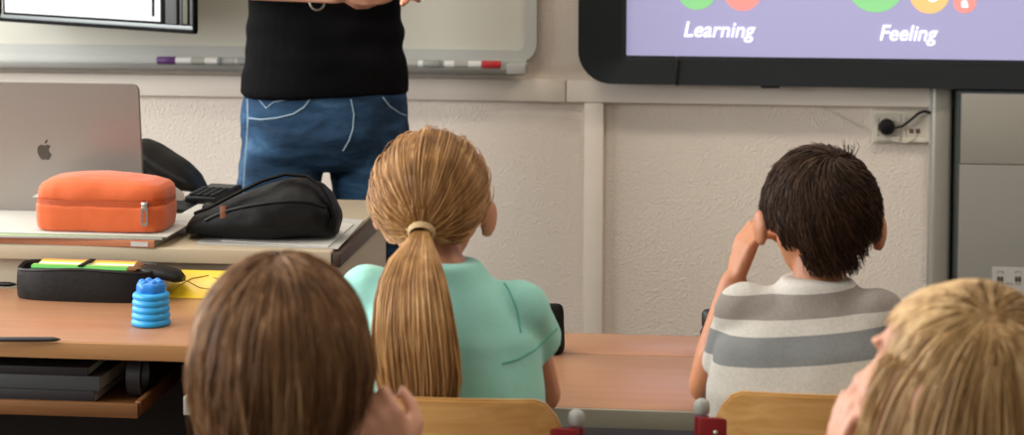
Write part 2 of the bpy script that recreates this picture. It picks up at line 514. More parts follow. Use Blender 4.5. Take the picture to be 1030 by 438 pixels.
ys = [YB] + [v for w in WIN for v in w] + [WY]
for i in range(0, len(ys), 2): box(b, (XL-0.1, ys[i], wz0), (XL, ys[i+1], wz1))
struct('wall_left', b, M['wall_plain'])
for i, (a, c) in enumerate(WIN):
    b = bmesh.new(); t = 0.05
    for lo, hi in (((a, wz0), (c, wz0+t)), ((a, wz1-t), (c, wz1)), ((a, wz0), (a+t, wz1)), ((c-t, wz0), (c, wz1)), (((a+c)/2-t/2, wz0), ((a+c)/2+t/2, wz1))):
        box(b, (XL-0.09, lo[0], lo[1]), (XL-0.03, hi[0], hi[1]), 0.004)
    struct('window_%d' % (i+1), b, M['trim'])

# rail board and vertical batten on the front wall
ztr = PY(560, 80, WY).z; zbr = PY(560, 102.5, WY-0.02).z
xj = PY(570, 90, WY).x
struct('trim_1', BOX((XL, WY-0.022, zbr), (xj-0.0012, WY, ztr), 0.002), M['trim'])
struct('trim_2', BOX((xj+0.0012, WY-0.022, zbr), (XR, WY, ztr), 0.002), M['trim'])
xa, xb = PY(588, 200, WY).x, PY(607, 200, WY).x
struct('trim_3', BOX((xa, WY-0.02, 0.08), (xb, WY, zbr-0.001), 0.002), M['trim'])
struct('baseboard_front', BOX((XL, WY-0.015, 0), (XR, WY, 0.08), 0.003), M['trim'])

# ------------------------------------------------------------------ whiteboard
wy = WY - 0.03
x1 = PY(540, 50, wy).x; z0 = PY(540, 62, wy).z; x0 = x1 - 2.55; z1 = z0 + 1.2
t = thing('whiteboard', 'large grey-white writing board on the wall behind the standing person', 'whiteboard', ((x0+x1)/2, WY, z0))
obj('board_surface', BOX((x0+0.015, wy-0.004, z0+0.015), (x1-0.015, WY-0.001, z1-0.015)), M['white_board'], t, True)
b = bmesh.new(); ring_frame(b, rrect(x0, z0, x1, z1, 0.045), rrect(x0+0.03, z0+0.03, x1-0.03, z1-0.03, 0.02), wy-0.012, WY-0.001)
obj('board_frame', b, M['alu_white'], t, True, ang=30)
tx1 = PY(530, 68, wy).x
ztt, ztb = PY(530, 63.5, wy-0.05).z, PY(530, 73.5, wy-0.05).z
zs = ztb + (ztt-ztb)*0.4
b = BOX((x0+0.05, wy-0.075, zs-0.006), (tx1, wy-0.010, zs), 0.002)
tr_ = obj('pen_tray', b, M['alu'], t, True)
obj('tray_back', BOX((x0+0.05, wy-0.016, zs-0.002), (tx1, wy-0.010, z0+0.004), 0.001), M['alu_white'], tr_, True)
obj('tray_lip', BOX((x0+0.05, wy-0.078, zs-0.014), (tx1, wy-0.071, zs+0.0005), 0.002), M['tray_lip'], tr_, True)
box_b = BOX((tx1-0.045, wy-0.0795, zs-0.012), (tx1+0.004, wy-0.012, zs+0.013), 0.003)
obj('tray_end_cap', box_b, M['alu_white'], t, True)

def marker(pl, pr, py_, capm, capside, label):
    """whiteboard marker lying along the tray; pl..pr are its ends."""
    yy = wy-0.045; r = 0.0095
    a = PY(pl, py_, yy); c = PY(pr, py_, yy); zc = zs + r + 0.0005
    L = c.x - a.x
    t = thing('board_marker', label, 'marker', ((a.x+c.x)/2, yy, zs), 0, 'board markers lying in the pen tray')
    cl = min(0.05, L*0.42)
    bx = (a.x, a.x+cl) if capside < 0 else (c.x-cl, c.x)
    body = (a.x+cl, c.x) if capside < 0 else (a.x, c.x-cl)
    s = capside
    obj('barrel', TUBE([(body[0], yy, zc), (body[1], yy, zc)], r*0.9, 16), M['marker_white'], t, True)
    e0, e1 = bx
    obj('cap', TUBE([(e0, yy, zc), (e0+0.003, yy, zc), (e1-0.003, yy, zc), (e1, yy, zc)], [r*0.8, r, r, r*0.85], 16), capm, t, True)
    pc = body[0] if s > 0 else body[1]
    pd = 0.008 if s > 0 else -0.008
    obj('end_plug', TUBE([(pc, yy, zc), (pc+pd, yy, zc)], r*0.93, 16), M['marker_grey'], t, True)
    mx_ = (body[0]+body[1])/2
    obj('print_band', TUBE([(mx_-0.018, yy, zc), (mx_+0.018, yy, zc)], r*0.915, 16), M['paper_grey'], t, True)
marker(158, 222, 62, M['purple'], -1, 'purple-capped board marker in the tray left of the standing person')
marker(223, 250, 63.5, M['marker_grey'], 1, 'grey-capped board marker half hidden by the left hip of the standing person')
marker(402, 443, 66, M['marker_grey'], 1, 'grey-capped board marker in the tray just right of the standing person')
marker(444, 504, 67.5, M['red_cap'], 1, 'red-capped board marker near the right end of the tray')

# ------------------------------------------------------------------ swung-out framed display on the whiteboard
pr = PY(195, 34.5, 4.75)             # lower right corner of the swung panel
lp = PZ(-4, 21.3, pr.z)              # lower left corner, at the wall hinge
ux = (pr-lp).normalized(); un = V((ux.y, -ux.x, 0))
# local frame: x to the right along the panel, y away from the viewer, z up
mxp = Matrix(((ux.x, -un.x, 0, pr.x), (ux.y, -un.y, 0, pr.y), (0, 0, 1, pr.z), (0, 0, 0, 1)))
t = thing('hinged_display_board', 'black framed board with white sheet swung out over the whiteboard, upper left', 'display board', pr)
def pb(name, lo, hi, m, bev=0.001, par=None):
    return obj(name, BOX(lo, hi, bev, 2, mxp), m, par or t, True)
Wp, Hp = (pr-lp).length, 0.6
b = bmesh.new()
for lo, hi in (((-Wp, 0, 0), (0, 0.013, 0.009)), ((-Wp, 0, Hp-0.009), (0, 0.013, Hp)), ((-0.006, 0, 0), (0, 0.013, Hp)), ((-Wp, 0, 0), (-Wp+0.009, 0.013, Hp))):
    box(b, lo, hi, 0.002, 2, mxp)
obj('outer_frame', b, M['frame_black'], t, True)
pb('back_plate', (-Wp+0.012, 0.012, 0.006), (-0.004, 0.018, Hp-0.006), M['frame_black'])
pb('lower_rail', (-Wp+0.012, 0.004, 0.009), (-0.008, 0.013, 0.018), M['frame_silver'])
pb('hinge_rail', (-0.042, 0.004, 0.022), (-0.026, 0.013, Hp-0.012), M['frame_olive'])
pb('hinge_rail', (-0.100, 0.003, 0.020), (-0.062, 0.013, Hp-0.012), M['frame_grey'])
pb('hinge_rail', (-0.054, 0.006, 0.020), (-0.047, 0.013, Hp-0.012), M['frame_grey'])
pb('hinge_rail', (-0.020, 0.006, 0.020), (-0.010, 0.013, Hp-0.012), M['frame_grey'])
pb('sheet_border', (-Wp+0.02, 0.008, 0.018), (-0.108, 0.013, Hp-0.02), M['frame_black'])
sh = pb('sheet', (-Wp+0.03, 0.004, 0.024), (-0.118, 0.0081, Hp-0.03), M['sheet_bright'])
pb('printed_line', (-0.146, 0.0034, 0.036), (-0.137, 0.0041, Hp-0.05), M['frame_black'], 0, sh)
pb('printed_block', (-0.30, 0.0034, 0.128), (-0.185, 0.0041, 0.15), M['frame_grey'], 0, sh)
for zz in (0.1, 0.5):
    c0 = mxp @ V((-Wp+0.02, 0.018, zz))
    obj('swing_hinge', TUBE([c0, V((c0.x, wy-0.006, c0.z))], 0.012), M['frame_grey'], t, True)

# ------------------------------------------------------------------ interactive screen
iy = WY - 0.11
X0 = PY(581.5, 40, iy).x; Z0 = PY(640, 85, iy).z
X1 = X0 + 1.95; Z1 = Z0 + 1.25
sx0 = PY(630, 40, iy+0.02).x; sz0 = PY(640, 56, iy+0.02).z
sx1 = X1 - (sx0-X0); sz1 = Z1-0.08
t = thing('interactive_whiteboard_screen', 'dark framed lavender screen mounted on the wall, upper right', 'screen', ((X0+X1)/2, WY, Z0))
b = bmesh.new()
ring_frame(b, rrect(X0, Z0, X1, Z1, 0.085, 10), rrect(X0+0.03, Z0+0.025, X1-0.03, Z1-0.025, 0.06, 10), iy+0.012, WY-0.03)
b2 = bmesh.new()
ring_frame(b2, rrect(X0, Z0, X1, Z1, 0.085, 10), rrect(sx0-0.01, sz0-0.01, sx1+0.01, sz1+0.01, 0.012, 10), iy, iy+0.045, iy+0.012)
b.free()
obj('bezel', b2, M['charcoal'], t, True, ang=25)
b = bmesh.new()
ring_frame(b, rrect(sx0-0.011, sz0-0.011, sx1+0.011, sz1+0.011, 0.012, 4), rrect(sx0, sz0, sx1, sz1, 0.004, 4), iy+0.011, iy+0.05, iy+0.022)
obj('inner_bezel', b, M['charcoal_dark'], t, True)
obj('rear_housing', BOX((X0+0.06, iy+0.05, Z0+0.05), (X1-0.06, WY-0.001, Z1-0.05), 0.01), M['black_plastic'], t, True)
spy = iy+0.024
scr = obj('screen', BOX((sx0-0.003, spy, sz0-0.003), (sx1+0.003, iy+0.05, sz1+0.003)), M['screen'], t, True)
def on_scr(x, y): return PY(x, y, spy)
def txt(s, xl, xr, yt, yb, name='lettering'):
    a = on_scr(xl, (yt+yb)/2); c = on_scr(xr, (yt+yb)/2); xm = (xl+xr)/2
    me = fit_text(s, a.x, c.x, on_scr(xm, yb).z, on_scr(xm, yt).z, spy-0.0005, 0.22, 0.011)
    link_mesh(name, me, M['scr_white'], scr, True, False)
txt('Learning', 688, 760, 22, 42.5)
txt('Feeling', 885, 943.5, 25.5, 46)
def disc(x, y, rpx, m, name='printed_disc', dz=0.0):
    c = on_scr(x, y); e = on_scr(x+rpx, y); r = e.x-c.x
    pts = [(r*math.cos(2*PI*k/48), r*math.sin(2*PI*k/48)) for k in range(48)]
    b = bmesh.new(); extrude_poly(b, pts, 0.0009, Matrix.Translation((c.x, spy-0.0008-dz, c.z)))
    return obj(name, b, m, scr, True, False)
disc(701, -10, 20, M['scr_green']); disc(747, -8, 19, M['scr_red'])
disc(881, -16, 29, M['scr_green']); disc(935, -6, 20, M['scr_orange']); disc(970.5, 2, 11.5, M['scr_red'])
disc(938, -4, 6, M['scr_white'], 'printed_mark', 0.0004)
a = on_scr(967, 4); c = on_scr(974, 4)
link_mesh('lettering', fit_text('a', a.x, c.x, on_scr(970, 7.5).z, on_scr(970, 0.5).z, spy-0.0012, 0, 0.03), M['scr_white'], scr, True, False)
xs_ = PY(681, 70, iy).x
obj('seam_strip', BOX((xs_-0.0025, iy-0.003, Z0-0.003), (xs_+0.0025, iy+0.014, sz0), 0.001), M['charcoal_dark'], t, True)
xs_ = PY(775, 84, iy).x
obj('sensor_nub', BOX((xs_-0.024, iy+0.004, Z0-0.006), (xs_+0.024, iy+0.03, Z0+0.006), 0.003), M['charcoal_dark'], t, True)

# ------------------------------------------------------------------ grey upright post, cabinet, socket
py_ = WY - 0.06
xa, xb = PY(935.5, 200, py_).x, PY(957, 200, py_).x
pc = ((xa+xb)/2, WY-0.03, 0)
b = bmesh.new(); box(b, (xa, WY-0.06, 0), (xb, WY-0.004, Z0+0.045), 0.012, 3)
t = thing('upright_post', 'pale grey metal post running down under the screen beside the socket', 'post', pc)
obj('column', b, M['post_metal'], t, True)
obj('side_groove', BOX((xa-0.003, WY-0.04, 0.0), (xa+0.003, WY-0.025, Z0+0.04), 0.001), M['alu'], t, True)
cy = WY - 0.19
cx0 = PY(965, 200, cy).x; zsp = PY(1000, 165.5, cy).z
t = thing('wall_cupboard', 'plain grey cupboard with dark side at the right edge below the screen', 'cupboard', (cx0+0.3, WY-0.1, 0))
obj('carcass', BOX((cx0, cy+0.012, 0), (cx0+0.75, WY-0.002, Z0-0.004), 0.001), M['cab_side'], t, True)
d = obj('upper_door', BOX((cx0+0.002, cy, zsp+0.001), (cx0+0.75, cy+0.0121, Z0-0.004), 0.001), M['grey_panel'], t, True)
d = obj('lower_door', BOX((cx0, cy-0.004, 0.06), (cx0+0.75, cy+0.0121, zsp-0.001), 0.001), M['grey_panel2'], t, True)
# taped sheet with little pencil drawings
p0 = PY(998, 268.5, cy-0.006); p1 = PY(1045, 330, cy-0.006)
t = thing('drawing_sheet', 'white sheet with small pencil sketches taped to the grey cupboard', 'paper', ((p0.x+p1.x)/2, cy-0.006, p1.z))
sheet = obj('sheet', BOX((p0.x, cy-0.0058, p1.z), (p1.x, cy-0.0041, p0.z)), M['paper'], t, True)
def sk(x, y, kind):
    b = bmesh.new(); q = lambda dx, dy: PY(x+dx, y+dy, cy-0.0063)
    for off in (-1.6, 1.7):
        ell(b, q(off, 3.2), (0.0042, 0.0005, 0.008), u=10, v=6)
        tube(b, [q(off-1.2, 7.5), q(off+1.4, 8.0)], 0.001, 6)
    tube(b, [q(-3, -2.5), q(-2.6, -4.5), q(2.8, -4.8), q(3.2, -2)], 0.0007, 6)
    obj('sketch', b, M['ink'], sheet, True)
sk(1006, 278, 0); sk(1024, 278, 1); sk(1015, 290, 2)

# wall socket pair
sy = WY - 0.02
a = PY(876.5, 110.5, sy); c = PY(936, 146, sy)
t = thing('wall_socket', 'cream double wall socket beside the grey post', 'socket', ((a.x+c.x)/2, WY, c.z))
obj('socket_box', BOX((a.x+0.004, WY-0.018, c.z+0.003), (c.x, WY-0.001, a.z), 0.004), M['socket'], t, True)
xm = (a.x+c.x)/2
for (l, r) in ((a.x+0.006, xm-0.001), (xm+0.001, c.x-0.002)):
    bb = bmesh.new(); zc_ = (a.z+c.z)/2; hw = min((r-l)/2, (a.z-c.z)/2-0.006); xc_ = (l+r)/2
    ring_frame(bb, rrect(xc_-hw, zc_-hw, xc_+hw, zc_+hw, 0.006), rrect(xc_-hw+0.01, zc_-hw+0.01, xc_+hw-0.01, zc_+hw-0.01, 0.003), WY-0.026, WY-0.0175)
    obj('cover_frame', bb, M['socket'], t, True)
    obj('insert', BOX((xc_-hw+0.009, WY-0.0225, zc_-hw+0.009), (xc_+hw-0.009, WY-0.0175, zc_+hw-0.009), 0.001), M['socket'], t, True)
for dx in (-3.2, 3.2):
    q = PY(920+dx, 132, WY-0.023)
    obj('data_port', BOX((q.x-0.006, WY-0.0235, q.z-0.006), (q.x+0.006, WY-0.022, q.z+0.006), 0.0005), M['port'], t, True)
q = PY(892, 128, WY-0.035)
t = thing('power_plug', 'round black plug with cable in the wall socket', 'plug', (q.x, WY-0.03, q.z))
b = bmesh.new(); lathe(b, [(0.0195, 0), (0.0205, 0.004), (0.0205, 0.018), (0.016, 0.026), (0.006, 0.028)], 24)
b.transform(Matrix.Translation((q.x, WY-0.0228, q.z)) @ Matrix.Rotation(PI/2, 4, 'X'))
obj('plug_body', b, M['black_plastic'], t, True)
cy_ = WY-0.045
pts = [PY(x, y, cy_) for x, y in ((892, 128), (899, 129), (908, 127), (917, 120), (924, 114), (930, 112), (936, 114))]
obj('cable', TUBE(pts, 0.0035, 8), M['black_plastic'], t, True)
pts = [PY(x, y, WY-0.004) for x, y in ((828, 108), (845, 117), (862, 126), (875, 131))] + [PY(x, y, WY-0.029) for x, y in ((884, 134), (900, 142.5), (912, 143.5), (919, 140), (921, 133))]
o = obj('network_wire', TUBE(pts, 0.0014, 6), M['socket'])
tag(origin_to(o, pts[0]), 'thin pale wire running along the wall into the double socket', 'wire')

# ------------------------------------------------------------------ teacher's desk (cream)
TZ = 0.80
nl = PZ(160, 249.5, TZ); rt = PZ(335, 253, TZ); bk = PZ(373, 205, TZ)
TX1 = rt.x; TY0 = nl.y; TY1 = TY0 + 0.62; TX0 = TX1 - 1.5
t = thing('teacher_desk', 'cream desk with cluttered top in front of the standing person', 'desk', ((TX0+TX1)/2, (TY0+TY1)/2, 0))
obj('desktop', BOX((TX0, TY0, TZ-0.028), (TX1-0.003, TY1, TZ), 0.003), M['teacher_top'], t, True)
obj('edge_strip', BOX((TX1-0.003, TY0+0.004, TZ-0.030), (TX1+0.014, TY1, TZ-0.004), 0.003), M['brown_strip'], t, True)
obj('modesty_panel', BOX((TX0+0.04, TY0+0.03, 0.12), (TX1-0.02, TY0+0.048, TZ-0.029), 0.001), M['teacher_panel'], t, True)
obj('side_panel', BOX((TX1-0.02, TY0+0.02, 0.0), (TX1, TY1-0.03, TZ-0.031), 0.002), M['teacher_panel'], t, True)
obj('side_panel', BOX((TX0+0.02, TY0+0.02, 0.0), (TX0+0.04, TY1-0.03, TZ-0.029), 0.002), M['teacher_panel'], t, True)

# --- pile of papers and magazines under the orange case
def slab(name, label, cat, corners_lo, w, d, h, rot, m, cover=None, group=None, pages=True):
    """flat book: page block plus covers; corners_lo = front-right corner on its support."""
    t = thing(name, label, cat, corners_lo, rot, group)
    if h < 0.004:
        obj('sheets', BOX((-w, 0, 0), (0, d, h), 0.0005), m, t)
    else:
        obj('page_block', BOX((-w+0.002, 0.002, 0.0011), (-0.002, d-0.002, h-0.0011)), M['paper'], t)
        obj('cover', BOX((-w, 0, h-0.0011), (0, d, h), 0.0003), cover or m, t)
        obj('cover', BOX((-w, 0, 0), (0, d, 0.0011), 0.0003), cover or m, t)
        obj('spine', BOX((-w, -0.0008, 0), (-0.001, 0.0015, h), 0.0005), m, t)
    return t
q = PY(156, 246, TY0)
bz = TZ+0.0002
t = slab('workbook', 'orange-spined workbook at the bottom of the pile under the orange case', 'book', (q.x, TY0-0.004, bz), 0.40, 0.235, 0.0135, R_(-3), M['book_orange'])
fr = MW[t.name]
obj('price_sticker', BOX((-0.045, -0.0016, 0.002), (-0.012, -0.0006, 0.0105)), M['paper'], t)
bz += 0.0138
t = slab('magazine', 'white magazine with green edged cover, middle of the pile under the orange case', 'magazine', (q.x+0.014, TY0+0.002, bz), 0.42, 0.25, 0.0042, R_(2), M['paper_grey'], M['paper_green'])
bz += 0.0045
t = slab('notebook', 'white exercise book on top of the pile, directly under the orange case', 'notebook', (q.x+0.022, TY0+0.004, bz), 0.44, 0.26, 0.0022, R_(-1.5), M['paper'], M['paper'])
bz += 0.0025
PILE = bz

# --- orange pencil case
oy = TY0+0.022
a = PY(35, 230, oy); c = PY(173.5, 230, oy)
ow = (c.x-a.x)*0.945; ocx = (a.x+c.x)/2 - 0.014
t = thing('pencil_case', 'orange zipped box pencil case on the pile of papers', 'pencil case', (ocx, oy, PILE+0.0003), R_(-1))
b = bmesh.new()
prof = [(0.000, 0.94, 0.92), (0.004, 0.98, 0.97), (0.02, 1.0, 1.0), (0.045, 1.0, 1.0), (0.052, 0.985, 0.98)]
dpt = 0.13
loft(b, [((0, dpt/2, z), (ow/2*s, 0, 0), (0, dpt/2*s2, 0)) for z, s, s2 in prof], 40, 7)
me = remesh(b, 0.004, 3); wrinkle(me, 0.0015, 18)
link_mesh('case_body', me, M['orange_fabric'], t, ang=None)
b = bmesh.new()
prof = [(0.057, 0.97, 0.96), (0.06, 1.0, 0.99), (0.075, 1.0, 1.0), (0.09, 0.985, 0.97), (0.103, 0.93, 0.88), (0.112, 0.78, 0.7), (0.117, 0.4, 0.4)]
loft(b, [((0, dpt/2, z-0.010*abs(0)), (ow/2*s, 0, 0), (0, dpt/2*s2, 0)) for z, s, s2 in prof], 40, 5)
me = remesh(b, 0.004, 4)
for v in me.vertices:      # the lid sags towards its right end and is fullest left of the middle
    u = v.co.x/(ow/2)
    if v.co.z > 0.062: v.co.z -= (v.co.z-0.062)*0.26
    if v.co.z > 0.062: v.co.z -= (v.co.z-0.062)*0.16*max(0, u*0.7+0.3)**2 + (v.co.z-0.062)*0.18*max(0, -u-0.45)
wrinkle(me, 0.003, 14, seed=3)
link_mesh('case_lid', me, M['orange_fabric'], t, ang=None)
b = bmesh.new()
loft(b, [((0, dpt/2, z), (ow/2*0.985, 0, 0), (0, dpt/2*0.975, 0)) for z in (0.048, 0.06)], 40, 7)
zp = obj('zip_band', b, M['orange_zip'], t)
zx = ow/2 - 0.030
obj('zip_slider', BOX((zx-0.006, -0.006, 0.047), (zx+0.006, 0.004, 0.060), 0.002), M['chrome'], zp)
b = bmesh.new(); ring_frame(b, rrect(zx-0.006, 0.016, zx+0.007, 0.05, 0.005), rrect(zx-0.0025, 0.021, zx+0.0035, 0.045, 0.003), -0.0075, -0.004)
obj('zip_pull', b, M['chrome'], zp)
# card tucked behind the orange case
q = PY(22, 199, oy+dpt+0.05)
t = thing('paper_card', 'white card poking out behind both ends of the orange pencil case', 'card', (ocx, oy+dpt+0.008, PILE+0.0003), R_(-1))
mx = Matrix.Translation((0, 0.0, 0.045)) @ Matrix.Rotation(R_(-20), 4, 'X')
b = bmesh.new(); extrude_poly(b, [(-ow/2-0.048, 0.012), (ow/2+0.004, 0.012), (ow/2+0.006, 0.026), (ow/2-0.03, 0.05), (-ow/2+0.03, 0.062)], 0.0012, Matrix.Translation((0, 0, 0.030)) @ Matrix.Rotation(R_(-12), 4, 'X'))
obj('card_sheet', b, M['paper'], t, smooth=False)
obj('card_fold', BOX((-ow/2+0.02, 0.0, 0.0), (ow/2-0.02, 0.0012, 0.045)), M['paper'], t)

# --- laptop
lb = PZ(146, 225, TZ)
q = PZ(47, 223, TZ)
lw = 2*(lb.x-q.x); ly = q.y
ltop = PY(60, 87, ly-0.02).z
lh = (ltop-TZ)*1.012; til = R_(8)
t = thing('laptop', 'silver open laptop seen from behind on the cream desk', 'laptop', (q.x, ly, TZ), 0)
mxl = Matrix.Translation((0, 0, 0.008)) @ Matrix.Rotation(til, 4, 'X')
b = bmesh.new(); extrude_poly(b, rrect(-lw/2, 0, lw/2, lh, 0.014, 6), 0.006, mxl)
bmesh.ops.bevel(b, geom=[e for e in b.edges if e.is_manifold and e.calc_face_angle() > 1.2], offset=0.0015, segments=2, affect='EDGES')
lid = obj('lid', b, M['laptop'], t, ang=30)
obj('display', BOX((-lw/2+0.008, 0.0061, 0.012), (lw/2-0.008, 0.0066, lh-0.008), 0, 1, mxl), M['keyboard'], lid)
bs = obj('base', BOX((-lw/2, 0.012, 0.0005), (lw/2, 0.235, 0.013), 0.004, 3), M['laptop'], t)
obj('keyboard', BOX((-lw/2+0.03, 0.03, 0.0131), (lw/2-0.03, 0.14, 0.0136)), M['keyboard'], bs)
obj('hinge', TUBE([(-lw/2+0.03, 0.010, 0.009), (lw/2-0.03, 0.010, 0.009)], 0.006, 12), M['keyboard'], t)
zc_ = lh*0.495
body = [(0.0, 0.62), (-0.22, 0.72), (-0.5, 0.70), (-0.74, 0.5), (-0.84, 0.18), (-0.82, -0.2), (-0.66, -0.62), (-0.42, -0.92), (-0.22, -0.98), (0, -0.9), (0.22, -0.98), (0.42, -0.92), (0.62, -0.62), (0.74, -0.32), (0.58, -0.2), (0.46, 0.02), (0.46, 0.24), (0.56, 0.44), (0.68, 0.54), (0.5, 0.70), (0.22, 0.72)]
leaf = [(0.0, 0.82), (0.03, 1.02), (0.16, 1.22), (0.38, 1.34), (0.36, 1.12), (0.22, 0.92)]
s = 0.0182
b = bmesh.new()
mz = mxl @ Matrix.Translation((0.004, -0.0004, zc_))
extrude_poly(b, [(x*s, z*s) for x, z in body], 0.0004, mz); extrude_poly(b, [(x*s, z*s) for x, z in leaf], 0.0004, mz)
obj('logo', b, M['laptop_logo'], lid, smooth=False)

# --- black bag behind the laptop
q = PZ(160, 205, TZ)
bx0 = PY(120, 170, ly+0.14).x
by = 4.36
P = lambda x, y: PY(x, y, by)
t = thing('shoulder_bag', 'black soft bag slumped behind the right side of the silver laptop', 'bag', (P(165, 200).x, by, TZ))
b = bmesh.new()
sec = [(126, 158, 0.03), (134, 145, 0.05), (143, 142, 0.07), (155, 146, 0.08), (170, 155, 0.08), (185, 164, 0.075), (197, 174, 0.06), (205, 186, 0.04), (209, 197, 0.015)]
rings = []
for x, ytop, dp in sec:
    p = P(x, ytop); lf = 0.03 if x < 157 else 0.001; h = p.z-TZ-lf
    rings.append((V((p.x, by, TZ+lf+h/2)), V((0, dp, 0)), V((0, 0, h/2))))
loft(b, rings, 28, 3)
me = remesh(b, 0.006, 5); wrinkle(me, 0.009, 9, (1, 1, 0.5), 5)
for v in me.vertices: v.co.z = max(v.co.z, TZ+0.0012)
link_mesh('bag_body', me, M['black_leather'], t, True, ang=None)
b = bmesh.new()
pts = [P(146, 150)+V((0, -0.09, 0)), P(158, 168)+V((0, -0.098, 0)), P(172, 182)+V((0, -0.098, 0)), P(184, 197)+V((0, -0.085, 0)), P(188, 205)+V((0, -0.09, 0))]
pts[-1].z = TZ+0.012; pts[-2].z = max(pts[-2].z, TZ+0.012)
obj('bag_strap', TUBE(pts, 0.009, 8, True, 0.35), M['black_leather'], t, True)

# --- dark tablet, papers, calculator
q = PZ(188, 209, TZ)
q = PZ(192, 205, TZ)
t = thing('tablet', 'thin dark tablet lying between orange case and calculator', 'tablet', (q.x-0.02, q.y-0.06, TZ))
obj('shell', BOX((-0.05, -0.07, 0.0003), (0.055, 0.06, 0.009), 0.003), M['charcoal_dark'], t)
obj('glass', BOX((-0.046, -0.066, 0.009), (0.051, 0.056, 0.0095)), M['charcoal'], t)
q = PZ(362, 226, TZ); q0 = PZ(235, 252, TZ)
def paper_sheet(name, label, px, m, z, jitter=0.0):
    pts = [PZ(x, y, z) for x, y in px]
    b = bmesh.new()
    lo = [b.verts.new(p) for p in pts]; hi = [b.verts.new(p+V((0, 0, 0.0016))) for p in pts]
    b.faces.new(lo[::-1]); b.faces.new(hi)
    for i in range(len(pts)):
        j = (i+1) % len(pts); b.faces.new((lo[i], lo[j], hi[j], hi[i]))
    bmesh.ops.recalc_face_normals(b, faces=b.faces[:])
    o = obj(name, b, m, None, smooth=False)
    c = sum((p for p in pts), V())/len(pts)
    return tag(origin_to(o, c), label, 'paper')
paper_sheet('paper_sheet', 'loose white paper lying under the black zipped pouch', ((196, 246), (340, 251), (366, 222), (238, 214)), M['paper_grey'], TZ+0.0004)
paper_sheet('paper_sheet', 'upper white paper slipping out on the right of the black zipped pouch', ((222, 243), (330, 249), (356, 226), (250, 220)), M['paper'], TZ+0.0024)
paper_sheet('paper_sheet', 'white printed paper lying behind the pile, left of the calculator', ((164, 226), (193, 226), (236, 203), (205, 203)), M['paper'], TZ+0.0098+0.0004)
q = PZ(205, 209, TZ)
t = thing('calculator', 'black calculator with small keys propped behind the black zipped pouch', 'calculator', (q.x, q.y-0.03, TZ+0.0125), R_(-12))
mxc = Matrix.Translation((0, 0, 0.0)) @ Matrix.Rotation(R_(5), 4, 'X')
b = BOX((-0.036, 0, 0.0), (0.036, 0.125, 0.014), 0.004, 3, mxc)
obj('case', b, M['black_plastic'], t)
for i in range(4):
    for j in range(4):
        obj('key', BOX((-0.03+i*0.0158, 0.010+j*0.018, 0.0138), (-0.03+i*0.0158+0.012, 0.010+j*0.018+0.012, 0.0185), 0.0015, 2, mxc), M['charcoal'], t)
obj('display', BOX((-0.028, 0.088, 0.0138), (0.028, 0.115, 0.0146), 0, 1, mxc), M['frame_grey'], t)

# --- black zipped pouch with handle
pyy = TY0 + 0.125
zb = TZ + 0.0043
P = lambda x, y: PY(x, y, pyy)
t = thing('zipped_pouch', 'black zipped pouch with handle strap on the papers', 'pouch', (P(265, 240).x, pyy, zb))
sec = [(190, 226, 0.03), (198, 214, 0.05), (212, 208, 0.062), (230, 200, 0.07), (250, 192, 0.075), (270, 185, 0.078), (290, 180, 0.078), (308, 180, 0.075), (322, 186, 0.07), (334, 197, 0.055), (341, 211, 0.03)]
b = bmesh.new(); rings = []
for x, ytop, dp in sec:
    p = P(x, ytop); h = p.z - zb - 0.001
    rings.append((V((p.x, pyy, zb+0.001+h/2)), V((0, dp, 0)), V((0, 0, h/2))))
loft(b, rings, 28, 2.6)
me = remesh(b, 0.005, 4); wrinkle(me, 0.006, 14, (0.7, 1, 1.3), 2)
for v in me.vertices: v.co.z = max(v.co.z, zb+0.0005)
link_mesh('pouch_body', me, M['black_fabric'], t, True, ang=None)
bv = bvh_of(me)   # me is now in the pouch's own frame
inv = MW[t.name].inverted()
def on_surf(bv, inv, x, y, lift):
    o_ = inv @ CAM; d_ = (inv.to_3x3() @ ray(x, y)).normalized()
    h = bv.ray_cast(o_, d_)
    return None if h[0] is None else h[0] - d_*lift
pts = [on_surf(bv, inv, x, y, 0.004) for x, y in ((206, 222), (218, 216), (232, 211), (250, 207), (270, 204), (292, 202), (312, 203), (328, 208))]
pts = [p for p in pts if p]
zp = obj('zip', TUBE(pts, 0.003, 8), M['black_plastic'], t)
pts = [inv @ (P(x, y)+V((0, dy, 0.005))) for x, y, dy in ((205, 212, -0.062), (222, 205, -0.068), (245, 193, -0.06), (268, 182, -0.04), (290, 176, -0.03), (312, 178, -0.03), (327, 187, -0.04), (337, 203, -0.045), (340, 217, -0.04), (336, 226, -0.045))]
obj('handle_strap', TUBE(pts, 0.0085, 10, True, 0.4), M['black_matte'], t)
p = on_surf(bv, inv, 225, 213, 0.004)
if p is not None:
    obj('zip_pull', BOX(p+V((-0.007, -0.004, -0.014)), p+V((0.006, 0.004, 0.012)), 0.003), M['tan_leather'], zp)
p = on_surf(bv, inv, 211, 209, 0.003)
if p is not None:
    b = bmesh.new(); ell(b, p, (0.015, 0.01, 0.01)); obj('zip_end_tab', b, M['black_plastic'], t)

